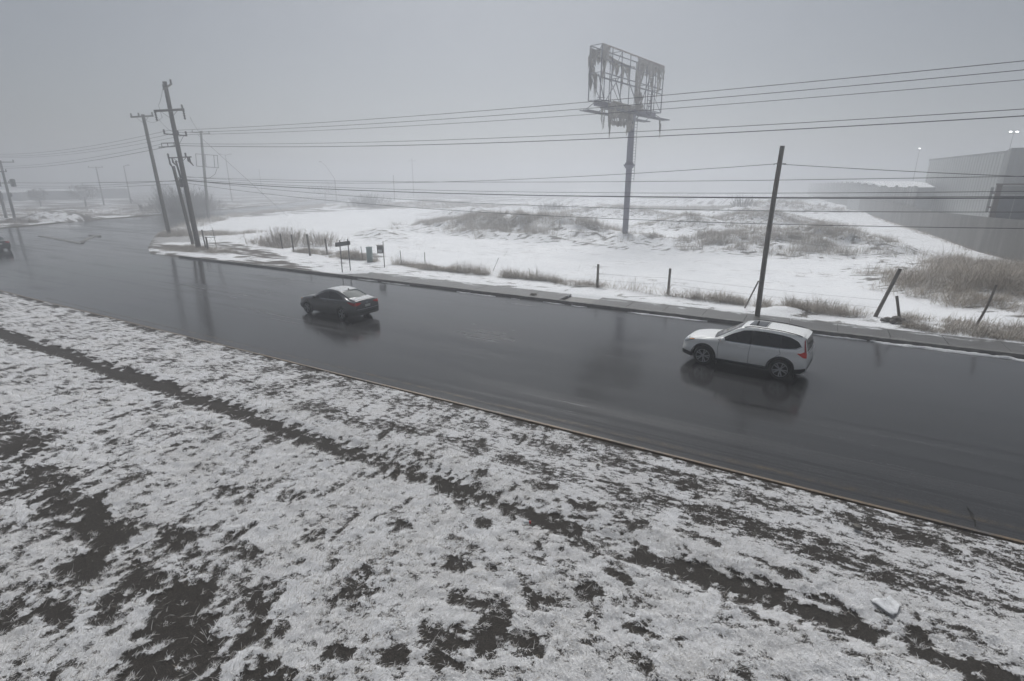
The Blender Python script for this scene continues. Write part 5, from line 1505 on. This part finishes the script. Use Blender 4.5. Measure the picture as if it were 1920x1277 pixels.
thicket("big dark bare thicket behind the poles, across the side street", (-133, 73), 9.0, 7.4, 420, 5, twig=26, wid=0.08, frost=0.12)
thicket("dark lower bush at the thicket's left foot", (-122.5, 66), 4.2, 4.0, 160, 6, twig=22, wid=0.07, frost=0.12)
thicket("spiky frosted bush behind the leftmost fence posts", (-51.5, 38.8), 3.4, 2.5, 230, 7, twig=22, wid=0.028, frost=0.45, mats=M_WEED)
thicket("round frosted bush right of the spiky bush, by the fence", (-48.0, 40.4), 2.6, 2.0, 170, 8, twig=22, wid=0.028, frost=0.5, mats=M_WEED)
thicket("small grey bush beside the dirt entrance", (-55.0, 37.8), 2.0, 1.2, 110, 9, twig=18, wid=0.028, frost=0.5, mats=M_WEED)
thicket("bare sapling bush in front of the dim weed strip", (-118, 119), 7.0, 4.6, 180, 10, twig=18, wid=0.09, frost=0.3)
thicket("lone scraggly bush right of the billboard, far back", (-15.0, 124), 2.6, 3.2, 70, 12, twig=16, wid=0.06, frost=0.4)
thicket("grey bush row at the foot of the far fog bank", (-62, 128), 6.0, 2.6, 160, 13, twig=16, wid=0.08, frost=0.4)

def far_tree(label, base, h, r_, seed):
    t = empty("bare_tree", (base[0], base[1], 0), 0, label, "tree", "bare trees lost in the fog")
    rr = np.random.default_rng(seed)
    MB().tube([(0, 0, -0.3), (0.1, 0, h * 0.25), (0.25, 0.1, h * 0.45)], [0.28, 0.2, 0.12], 8).build("trunk", M_WOOD, t, smooth=True)
    n = 1500
    u = rr.normal(0, 1, (n, 3)); u /= np.linalg.norm(u, axis=1)[:, None]
    q = u * (rr.uniform(0.1, 1, n) ** 0.45)[:, None] * np.array([r_, r_, h * 0.36]) + np.array([0.2, 0, h * 0.62])
    lump = fbm(q[:, 0] / 1.3 + q[:, 2] / 2.1, q[:, 1] / 1.3 + q[:, 2] / 1.7, seed, 2)
    q = q[lump > 0.42]; n = len(q)
    blade_mesh("crown", q, rr.uniform(0.5, 1.3, n), np.full(n, 0.09), rr.uniform(0, 6.28, n), rr.uniform(0.1, 1.6, n), rr.uniform(0, 0.6, n), np.full(n, 0.1), np.full(n, 0.3), M_THICKET, t)
far_tree("round bare tree under the T shaped pole at far left", (-196, 78), 6.6, 4.2, 31)
far_tree("smaller bare tree left of the round far left tree", (-205, 70), 5.4, 2.6, 32)
far_tree("dim bare tree behind the single headed street lamp", (-225, 116), 7.0, 4.0, 33)
far_tree("broad pale tree above the side street, almost lost in fog", (-190, 165), 7.6, 7.0, 34)
# ------------------------------------------------------------------ warehouse, walls, far houses
M_WALL, nt, p = new_mat("stained_concrete_wall")
a = noise(nt, 0.5, mapped(nt, (1, 1, 0.35)), 6, 0.65); b = noise(nt, 0.55, mapped(nt, (1.0, 1.0, 0.10)), 6, 0.75); c = noise(nt, 18, mapped(nt), 4)
k = mixc(nt, 0.5, ramp(nt, a.outputs[0], [(0.3, (0.085, 0.082, 0.078)), (0.7, (0.17, 0.165, 0.155))]).outputs[0], ramp(nt, b.outputs[0], [(0.36, (0.05, 0.048, 0.045)), (0.52, (0.14, 0.136, 0.13)), (0.68, (0.32, 0.315, 0.305))]).outputs[0])
nt.links.new(k, p.inputs['Base Color']); p.inputs['Roughness'].default_value = 0.85
bump(nt, p, c.outputs[0], 0.25)
M_CLAD, nt, p = new_mat("ribbed_white_cladding")
v = mapped(nt, (1, 1, 0.25))
a = noise(nt, 0.7, v, 6, 0.65)
nt.links.new(ramp(nt, a.outputs[0], [(0.3, (0.40, 0.41, 0.395)), (0.75, (0.52, 0.53, 0.515))]).outputs[0], p.inputs['Base Color']); p.inputs['Roughness'].default_value = 0.5
M_CLADG = M_CLAD.copy(); M_CLADG.name = "grey_cladding"
M_CLADG.node_tree.nodes["Principled BSDF"]
for n_ in M_CLADG.node_tree.nodes:
    if n_.type == 'VALTORGB':
        n_.color_ramp.elements[0].color = (0.20, 0.205, 0.20, 1); n_.color_ramp.elements[1].color = (0.27, 0.275, 0.27, 1)
M_SHEET, nt, p = new_mat("weathered_sheet_metal")
a = noise(nt, 0.8, mapped(nt, (1, 1, 0.03)), 6, 0.75)
nt.links.new(ramp(nt, a.outputs[0], [(0.34, (0.09, 0.09, 0.088)), (0.5, (0.20, 0.20, 0.195)), (0.68, (0.38, 0.38, 0.37))]).outputs[0], p.inputs['Base Color']); p.inputs['Roughness'].default_value = 0.55
M_RSNOW = simple("roof_snow", (0.80, 0.81, 0.825), 0.85, var=0.08, scale=2)
M_BLUEG = simple("blue_grey_door_panel", (0.10, 0.11, 0.135), 0.55, var=0.2, scale=2)
M_BROWN = simple("brown_gate_paint", (0.085, 0.062, 0.058), 0.55, var=0.3, scale=6)

def ribbed(mb, a, b, z0, z1, pitch, depth, slope=0.0):
    """trapezoid ribbed sheet from ground point a to b"""
    a = Vector(a); b = Vector(b); L = (b - a).length; d = (b - a) / L; n = Vector((d.y, -d.x, 0))
    pr = [(0, 0), (0.40, 0), (0.5, 1), (0.9, 1), (1.0, 0)]
    pts = []
    k = 0
    while k * pitch < L:
        for (f, e) in pr[:-1]:
            s = min((k + f) * pitch, L); pts.append((s, e * depth))
        k += 1
    pts.append((L, 0))
    vs = []; fs = []
    for (s, e) in pts:
        q = a + d * s + n * e
        zt = z1 + slope * s
        vs += [(q.x, q.y, z0), (q.x, q.y, zt)]
    for i in range(len(pts) - 1): fs.append((2 * i, 2 * i + 2, 2 * i + 3, 2 * i + 1))
    return mb.add(vs, fs)

# warehouse: long ribbed side wall running away from the road
WH = empty("warehouse", (18.8, 151.0, 0), 0, "pale ribbed warehouse rising behind the concrete wall at right", "building")
A = Vector((18.8, 151, 0)); B = Vector((26.3, 111.0, 0))       # far and near ends of the side wall
off = Vector((18.8, 151.0, 0))
mb = MB(); ribbed(mb, A - off, B - off, 0, 11.6, 1.1, 0.09); mb.build("side_wall", M_CLAD, WH)
mb = MB(); ribbed(mb, A + Vector((45, 8, 0)) - off, A - off, 0, 11.6, 1.1, 0.09); mb.build("end_wall", M_CLAD, WH)
mb = MB(); mb.bar(A - off + Vector((0, 0, 11.7)), B - off + Vector((0, 0, 11.7)), 0.3, 0.35); mb.build("eaves_gutter", M_CLADG, WH)
mb = MB(); mb.add([A - off + Vector((0, 0, 11.86)), B - off + Vector((0, 0, 11.86)), B - off + Vector((22, 4, 13.4)), A - off + Vector((22, 4, 13.4)), A - off + Vector((45, 8, 11.8)), B - off + Vector((45, 8, 11.8))], [(0, 1, 2, 3), (3, 2, 5, 4)])
mb.build("roof", M_RSNOW, WH)
# the taller grey block joined to its near end
GB = empty("warehouse_annex", (21.3, 100.0, 0), 0, "taller grey block joined to the warehouse at the photo's right edge", "building")
mb = MB(); ribbed(mb, (0, 0, 0), (34, -4, 0), 0, 11.35, 0.9, 0.08); mb.build("front_wall", M_CLADG, GB)
mb = MB(); ribbed(mb, (4.2, 24, 0), (0, 0, 0), 0, 11.35, 0.9, 0.08); mb.build("side_wall", M_CLADG, GB)
mb = MB(); mb.add([(-0.15, -0.15, 11.36), (34, -4.2, 11.36), (38, 20, 11.9), (4.0, 24.2, 11.9)], [(0, 1, 2, 3)]); mb.build("roof", M_RSNOW, GB)
# low flat shed between hoarding and warehouse
LS = empty("low_shed", (14.6, 136, 0), 0, "low flat grey shed with snowy roof left of the warehouse", "building")
mb = MB(); ribbed(mb, (-3.6, 0.5, 0), (4.2, 0.0, 0), 0, 6.0, 1.4, 0.06); mb.build("front_wall", M_CLADG, LS)
mb = MB(); mb.add([(-3.6, 0.5, 0), (-3.6, 0.5, 6.0), (-9, 40, 6.0), (-9, 40, 0)], [(0, 1, 2, 3)]); mb.build("side_wall", M_CLADG, LS)
mb = MB(); mb.add([(-3.8, 0.3, 6.02), (4.3, -0.2, 6.02), (4.3, 14, 6.9), (-5.6, 14, 6.9), (4.3, 40, 7.4), (-9.2, 40, 7.4)], [(0, 1, 2, 3), (3, 2, 4, 5)]); mb.build("roof", M_RSNOW, LS)

# concrete boundary wall, panel by panel in one wall
WP = [(16.6, 34.0), (15.53, 60.4), (14.14, 68.7), (13.0, 90.4), (11.35, 113.5), (8.6, 150.0), (4.9, 200.0), (-6.5, 350.0)]
HW = [3.7, 3.65, 3.5, 3.1, 3.2, 3.4, 3.6, 3.6]
mb = MB()
for i in range(len(WP) - 1):
    a, b = Vector((*WP[i], 0)), Vector((*WP[i + 1], 0)); n = max(1, int((b - a).length / 6))
    for k in range(n):
        p0 = a.lerp(b, k / n); p1 = a.lerp(b, (k + 1) / n)
        h0 = HW[i] + (HW[i + 1] - HW[i]) * k / n; h1 = HW[i] + (HW[i + 1] - HW[i]) * (k + 1) / n
        d = (p1 - p0).normalized(); s = Vector((d.y, -d.x, 0)) * 0.12
        vs = []
        for q, h in ((p0, h0), (p1, h1)):
            for z in (-0.3, h): vs += [q - s + Vector((0, 0, z)), q + s + Vector((0, 0, z))]
        mb.add(vs, [(0, 2, 3, 1), (4, 5, 7, 6), (0, 4, 6, 2), (1, 3, 7, 5), (2, 6, 7, 3), (0, 1, 5, 4)])
cw = mb.build("concrete_wall", M_WALL)
tag(cw, "long stained concrete boundary wall running back into the fog at right", "wall")
# tall sheet metal hoarding behind the far stretch of wall
mb = MB(); V = []; F = []
n = 460
for k in range(n + 1):
    t = k / n
    y = 108 + 290 * t; x = 12.6 - 22.8 * t
    zt = 6.15 + 1.0 * sstep(0.06, 0.3, np.array(t)) + 0.18 * math.sin(k * 0.31) + 0.12 * math.sin(k * 0.77)
    e = 0.10 * ((k % 4) < 2)
    V += [(x + e, y, 0.0), (x + e, y, float(zt))]
    if k: F.append((2 * k - 2, 2 * k, 2 * k + 1, 2 * k - 1))
mb.add(V, F)
hd = mb.build("sheet_metal_hoarding", M_SHEET)
tag(hd, "tall wavy topped sheet metal hoarding behind the far concrete wall", "fence")
# gate portal behind the wall
GP = empty("gate_portal", (15.05, 72.0, 0), 0, "brown framed gate with blue grey panel above the concrete wall", "gate")
gd = Vector((12.0, -9.0, 0)).normalized()
mb = MB(); mb.bar((0, 0, 0), (0, 0, 6.55), 0.42, 0.42, up=(0, 1, 0)); post = mb.build("gate_post", M_BROWN, GP)
for z in (4.35, 5.75): MB().bar(Vector((-0.25, 0, z)), Vector((-0.55, -0.1, z)), 0.14, 0.16).build("hinge_bracket", M_BROWN, post)
mb = MB(); mb.bar(Vector((-0.5, 0, 3.9)), Vector((-0.5, 0, 6.3)), 0.22, 0.2, up=(0, 1, 0)); mb.build("side_rail", M_CLADG, GP)
mb = MB(); mb.bar(Vector((-0.25, 0, 6.6)), gd * 12 + Vector((0, 0, 6.6)), 0.2, 0.14); mb.build("top_beam", M_BROWN, GP)
mb = MB(); a = gd * 0.25; b = gd * 12
mb.bar(a + Vector((0, 0.1, 3.2)), b + Vector((0, 0.1, 3.2)), 0.08, 4.6); mb.build("gate_panel", M_BLUEG, GP)
mb = MB(); mb.bar(a + Vector((0, 0.0, 6.02)), b + Vector((0, 0.0, 6.02)), 0.10, 0.75)
for k in range(1, 8): mb.bar(gd * (1.5 * k) + Vector((0, -0.06, 0.8)), gd * (1.5 * k) + Vector((0, -0.06, 6.4)), 0.06, 0.05)
mb.build("pale_band", M_CLADG, GP)

# faint houses at the far left
def far_house(label, base, w, dpt, h, rz, pitch):
    t = empty("low_house", (base[0], base[1], 0), rz, label, "building", "low houses lost in the fog at left")
    m = MB(); m.box((0, 0, h / 2), (w, dpt, h)); m.build("wall", M_WALL, t)
    m = MB(); m.add([(-w / 2 - .3, -dpt / 2 - .3, h + 0.02), (w / 2 + .3, -dpt / 2 - .3, h + 0.02), (w / 2 + .3, dpt / 2 + .3, h + pitch), (-w / 2 - .3, dpt / 2 + .3, h + pitch), (-w / 2 - .3, dpt / 2 + .3, h + 0.02), (w / 2 + .3, dpt / 2 + .3, h + 0.02)],
                   [(0, 1, 2, 3), (4, 3, 2, 5), (0, 3, 4), (1, 5, 2), (0, 4, 5, 1)]); m.build("roof", M_RSNOW, t)
    for k in range(3):
        x = -w / 2 + w * (k + 0.7) / 3.4
        MB().box((x, -dpt / 2 - 0.02, h * 0.55), (w * 0.12, 0.08, h * 0.35)).build("window", M_BLUEG, t)
far_house("long low house left of the round bare tree", (-300, 107), 24, 9, 3.8, R(62), 0.8)
far_house("small pale house farthest left behind the snow heap", (-290, 89), 11, 8, 3.4, R(58), 1.0)
far_house("dim boxy house right of the round bare tree", (-305, 134), 12, 9, 4.6, R(58), 0.6)
# ------------------------------------------------------------------ fence posts, sign, small things
def zg(x, y): return float(ground_z(np.array([x]), np.array([y]))[0])
GF = "old fence posts along the snowy verge"
def post(label, b, h, r=0.075, lean=(0, 0), mat=None, bend=0.0, name="fence_post"):
    z = zg(*b) - 0.25
    pts = []; rad = []
    for k in range(7):
        f = k / 6
        pts.append((lean[0] * f * h + bend * math.sin(3.14 * f), lean[1] * f * h, (h + 0.25) * f)); rad.append(r * (1.0 - 0.12 * f + 0.05 * math.sin(5 * f + h)))
    t = MB().tube(pts, rad, 10).build(name, mat or M_WOODL, auto=60)
    t.location = (b[0], b[1], z)
    return tag(t, label, "post", GF)
rt = Vector((math.sin(YAW), -math.cos(YAW), 0))
post("upright square cut post, left one of the pair before the billboard", (-12.1, 32.15), 1.52, 0.088)
post("upright post nearer the white car, right one of the pair", (-7.55, 32.4), 1.58, 0.085)
lp = post("thick post leaning right over a brace and rubble", (3.05, 31.8), 2.45, 0.098, (rt.x * 0.34, rt.y * 0.34))
br_ = MB(); br_.bar(Vector((3.75, 31.25, 1.35)), Vector((4.05, 30.95, 0.15)), 0.09, 0.09)
tag(br_.build("timber_brace", M_WOODL), "short timber brace under the thick leaning post", "timber")
post("crooked branch post leaning right at the photo's right edge", (6.95, 31.6), 2.05, 0.058, (rt.x * 0.28, rt.y * 0.28), bend=0.07)
for lab, px, py, h, r, ln in (("leftmost fence post, half hidden by the spiky bush", 530, 466, 1.55, 0.08, -0.04), ("second fence post from the left, before the round bush", 551, 472, 1.7, 0.085, -0.03),
                              ("thick fence post at the right end of the round bush", 582, 479, 2.0, 0.10, -0.06), ("fence post beside the upper end of the sign frame", 614, 477, 1.5, 0.085, -0.05),
                              ("thin leaning fence stake left of the teal box", 681, 488, 1.25, 0.03, -0.09), ("thin fence stake right of the meter board", 753, 495, 1.15, 0.035, -0.05),
                              ("thin upright stake alone on the snow", 797, 494, 0.95, 0.035, 0.0), ("slanting twig stake in the fence weeds", 922, 507, 1.0, 0.022, 0.55),
                              ("tiny bent twig stake right of the slanting one", 996, 516, 0.55, 0.018, -0.35),
                              ("weathered post right of the tallest pole's foot", 386, 465, 1.9, 0.08, -0.06), ("short pale post among the weeds by the tallest pole", 390, 468, 1.3, 0.10, 0.0),
                              ("thin rod post at the end of the broken rail", 407, 466, 2.2, 0.028, -0.08)):
    q = G(px, py, 0.12)
    post(lab, (q.x, q.y), h, r, (rt.x * ln, rt.y * ln))
a = G(386, 465, 0.1); b = G(407, 466, 0.1)
m = MB(); m.bar(a + Vector((0, 0, 1.75)), b + Vector((0, 0, 1.85)), 0.035); m.bar(a + Vector((0, 0, 1.1)), b + Vector((0, 0, 1.15)), 0.035)
tag(m.build("broken_rail", M_STEEL), "pair of thin broken rails between posts by the tallest pole", "rail")
# wire left on the fence
for zz, lab in ((0.85, "upper rusty fence wire between the two upright posts"), (0.45, "lower rusty fence wire between the two upright posts")):
    wire(lab, [(-12.1, 32.1, zz + 0.2), (-7.55, 32.35, zz + 0.25), (3.3, 31.7, zz + 0.15)], 0.004, 0.05, 14, "fence_wire", "wires left on the fence")

# narrow sign on two legs seen nearly edge on
SG = empty("road_sign", (-31.7, 28.9, 0.1), 0, "narrow two legged road sign seen edge on beside the pavement end", "sign")
l0 = G(642, 510, 0.12) - Vector((-31.7, 28.9, 0.1)); l1 = G(657, 507, 0.12) - Vector((-31.7, 28.9, 0.1))
for q in (l0, l1):
    MB().bar(Vector((q.x, q.y, -0.2)), Vector((q.x - rt.x * 0.0, q.y, 2.45)), 0.06, 0.05).build("leg", M_STEEL, SG)
dd = Vector((l1.x - l0.x, l1.y - l0.y, 0)).normalized()
mb = MB(); z0 = 2.12
c0 = Vector((l0.x, l0.y, z0)) - dd * 0.45; c1 = Vector((l1.x, l1.y, z0)) + dd * 0.15
mb.bar(c0 + Vector((0, 0, 0.02)), c1 + Vector((0, 0, 0.02)), 0.025, 0.24); mb.build("sign_board", M_STEEL, SG)
mb = MB(); n_ = Vector((dd.y, -dd.x, 0)) * 0.03
for z in (z0 - 0.11, z0 + 0.15): mb.bar(c0 + n_ + Vector((0, 0, z - z0)), c1 + n_ + Vector((0, 0, z - z0)), 0.05, 0.05)
for q in (c0, c1): mb.bar(q + n_ + Vector((0, 0, -0.11)), q + n_ + Vector((0, 0, 0.15)), 0.05, 0.05)
mb.build("sign_frame", M_DARKALLOY, SG)

# teal box and meter board at the fence
M_TEAL = simple("faded_teal_paint", (0.20, 0.27, 0.265), 0.6, var=0.3, scale=5)
q = G(694, 491, 0.12)
UB = empty("utility_box", (q.x, q.y, zg(q.x, q.y)), R(25), "faded teal box standing in the weeds at the fence", "box")
MB().box((0, 0, 0.62), (0.42, 0.36, 1.24)).build("cabinet", M_TEAL, UB, bevel=0.02)
MB().box((0, 0, 1.27), (0.47, 0.42, 0.07)).build("lid", M_TEAL, UB, bevel=0.01)
MB().box((0, -0.195, 0.7), (0.30, 0.03, 0.85)).build("door", M_TEAL, UB, bevel=0.008)
q = G(721, 501, 0.12)
MT = empty("meter_board", (q.x, q.y, zg(q.x, q.y)), R(30), "small pale notice board hung on a stake, right of the teal box", "board")
MB().tube([(0, 0, -0.2), (0.02, 0, 2.1)], 0.035, 8).build("stake", M_WOODL, MT)
MB().box((-0.26, -0.03, 1.45), (0.48, 0.03, 0.62)).build("board", M_WALL, MT)
MB().box((-0.26, -0.05, 1.33), (0.30, 0.02, 0.22)).build("notice", M_SNOWSHEEN, MT)
MB().box((-0.26, -0.03, 1.80), (0.58, 0.12, 0.04)).build("board_cap", M_WOODL, MT)

# stones --------------------------------------------------------------
M_STONE = simple("frosted_stone", (0.13, 0.12, 0.105), 0.85, var=0.4, scale=14, bmp=0.6)
def stone(label, x, y, z, s, seed, group=None, mat=None, name="stone"):
    r = random.Random(seed); m = MB(); n = 12; rings = 7
    vs = [(0, 0, -0.5)]
    for i in range(1, rings):
        ph = math.pi * i / rings
        for k in range(n):
            th = 2 * math.pi * k / n
            f = 0.8 + 0.4 * r.random()
            vs.append((math.sin(ph) * math.cos(th) * f, math.sin(ph) * math.sin(th) * f * 0.8, -math.cos(ph) * 0.6 * f))
    vs.append((0, 0, 0.55))
    fs = [(0, 1 + (k + 1) % n, 1 + k) for k in range(n)]
    for i in range(rings - 2):
        for k in range(n):
            a = 1 + i * n + k; b = 1 + i * n + (k + 1) % n
            fs.append((a, b, b + n, a + n))
    top = len(vs) - 1
    fs += [(top, 1 + (rings - 2) * n + k, 1 + (rings - 2) * n + (k + 1) % n) for k in range(n)]
    m.add([tuple(c * s for c in v) for v in vs], fs)
    o = m.build(name, mat or M_STONE, auto=35); o.location = (x, y, z); o.rotation_euler = (0, 0, seed)
    return tag(o, label, "stone", group)
q = G(1607, 990, 0.15)
stone("fist sized brown stone alone on the frosted verge, right side", q.x, q.y, 0.17, 0.085, 3)
q = G(1121, 872, 0.15); stone("small dark stone near the kerb at middle of the verge", q.x, q.y, 0.15, 0.055, 5)
q = G(1220, 899, 0.15); stone("reddish clod lying below the kerb, right of the dark stone", q.x, q.y, 0.15, 0.045, 6)
q = G(1000, 553, 0.15); stone("broken lump of concrete in the gap of the pavement", q.x, q.y, 0.12, 0.24, 7, None, None, "rubble_lump")
for k, (dx, dy, s) in enumerate(((0, 0, .20), (.35, -.1, .24), (.62, .1, .2), (.2, -.3, .18), (.75, -.25, .16), (-.2, -.2, .14))):
    stone("snow dusted rubble lump in the heap under the leaning post", 3.55 + dx, 30.95 + dy, 0.2 + 0.1 * (k == 1), s, 20 + k, "rubble heap under the leaning post", None, "rubble_lump")

# sheet of board lying on the verge, white with frost
c = [G(1633, 1125, 0.13), G(1671, 1114, 0.12), G(1689, 1140, 0.13), G(1672, 1153, 0.13)]
m = MB(); V = []; N_ = 9
for jj in range(N_):
    for ii in range(N_):
        a_, b_ = ii / (N_ - 1), jj / (N_ - 1)
        q = c[0].lerp(c[1], a_).lerp(c[3].lerp(c[2], a_), b_)
        q = q + Vector((0.02 * math.sin(7 * b_ + 3 * a_), 0.02 * math.sin(9 * a_), 0.018 * math.sin(5 * a_ + 2.2 * b_) + 0.03 * b_ * b_ * a_ - 0.02))
        V.append(tuple(q))
m.add(V, [(k * N_ + l, k * N_ + l + 1, (k + 1) * N_ + l + 1, (k + 1) * N_ + l) for k in range(N_ - 1) for l in range(N_ - 1)])
bd = m.build("discarded_board", simple("frosted_soggy_board", (0.58, 0.59, 0.60), 0.85, var=0.22, scale=11, bmp=0.6), smooth=True)
md = bd.modifiers.new("thickness", 'SOLIDIFY'); md.thickness = 0.012
tag(bd, "frost white sheet of board lying flat on the verge", "board")
q = G(982, 979, 0.2); d_ = (G(995, 979, 0.2) - q)
cn = empty("drink_can", (q.x, q.y, q.z), 0, "crushed red and white drink can on the frosted grass", "can")
MB().tube([(0, 0, 0), tuple(d_ * 0.75)], [0.028, 0.030], 12).build("can_body", M_SNOWSHEEN, cn, auto=40)
MB().tube([tuple(d_ * 0.77), tuple(d_ * 1.05)], [0.0305, 0.029], 12).build("red_band", M_RED, cn, auto=40)

# crack in the asphalt and the splayed end of the traffic island
pts = [G(x, y, 0.02) for x, y in ((1812, 948), (1817, 956), (1822, 962), (1823, 970), (1828, 975), (1829, 984), (1834, 990), (1836, 1000))]
m = MB()
wv = [0.004, 0.018, 0.03, 0.012, 0.022, 0.012, 0.008, 0.003]
vs = []
for k, q in enumerate(pts):
    t = (pts[min(k + 1, 7)] - pts[max(k - 1, 0)]).normalized(); s = Vector((-t.y, t.x, 0)) * wv[k]
    rz = 0.03 * (1 - ((q.y - 19.7) / 7.5) ** 2) + 0.005
    vs += [(q.x + s.x, q.y + s.y, rz), (q.x - s.x, q.y - s.y, rz)]
m.add(vs, [(2 * k, 2 * k + 1, 2 * k + 3, 2 * k + 2) for k in range(7)])
tag(m.build("road_crack", M_WELL), kind='structure')
kerb_run("island_kerb", [G(70, 443), G(110, 450), G(150, 457.5), G(160, 452), G(178, 444), G(190, 441)], 0.5, 0.05, m_kerb, 1)
kerb_run("island_kerb", [G(165, 441.5), G(182, 444.5), G(190, 444)], 0.5, 0.09, m_kerb, 1)
for (a, b, y, w, h, sd) in ((-28.6, -26.6, 27.03, 0.07, 0.05, 3), (-26.2, -23.6, 26.95, 0.06, 0.04, 5), (-19.5, -16.6, 26.72, 0.10, 0.06, 7), (-15.5, -14.9, 26.75, 0.07, 0.05, 9), (-13.4, -12.0, 26.8, 0.06, 0.04, 11), (-11.6, -10.6, 26.78, 0.09, 0.05, 13), (-8.3, -4.2, 26.85, 0.10, 0.06, 15), (-2.5, 0.1, 26.9, 0.07, 0.05, 17), (0.4, 2.5, 26.85, 0.07, 0.06, 19), (2.6, 9.6, 26.78, 0.15, 0.09, 21), (9.4, 18, 26.75, 0.13, 0.08, 23)):
    slush(a, b, y, w, h, sd)
# concrete ledge showing in the near left corner
m = MB(); m.box((0, 0, 0.12), (3.0, 1.2, 0.42)); lg = m.build("concrete_ledge", M_WALL, bevel=0.03)
q = G(0, 1277, 0.33); lg.location = (q.x - 1.15, q.y - 0.62, 0.0); lg.rotation_euler = (0, 0, R(-8))
tag(lg, "corner of a concrete ledge in the bottom left of the photo", "ledge")
# ------------------------------------------------------------------ freezing fog: one closed box of even air round everything
m_haze = bpy.data.materials.new("freezing_fog"); m_haze.use_nodes = True
nt = m_haze.node_tree; nt.nodes.clear()
ho = nt.nodes.new("ShaderNodeOutputMaterial"); hv = nt.nodes.new("ShaderNodeVolumePrincipled")
hv.inputs['Color'].default_value = (0.945, 0.962, 0.99, 1)
hv.inputs['Density'].default_value = HAZE_DENSITY
hv.inputs['Anisotropy'].default_value = HAZE_G
nt.links.new(hv.outputs[0], ho.inputs['Volume'])
mb = MB(); mb.box((0, 0, (-2.0 + HAZE_TOP) / 2), (1290, 1290, HAZE_TOP + 2.0))
haze = mb.build("haze", m_haze); tag(haze, kind='stuff')
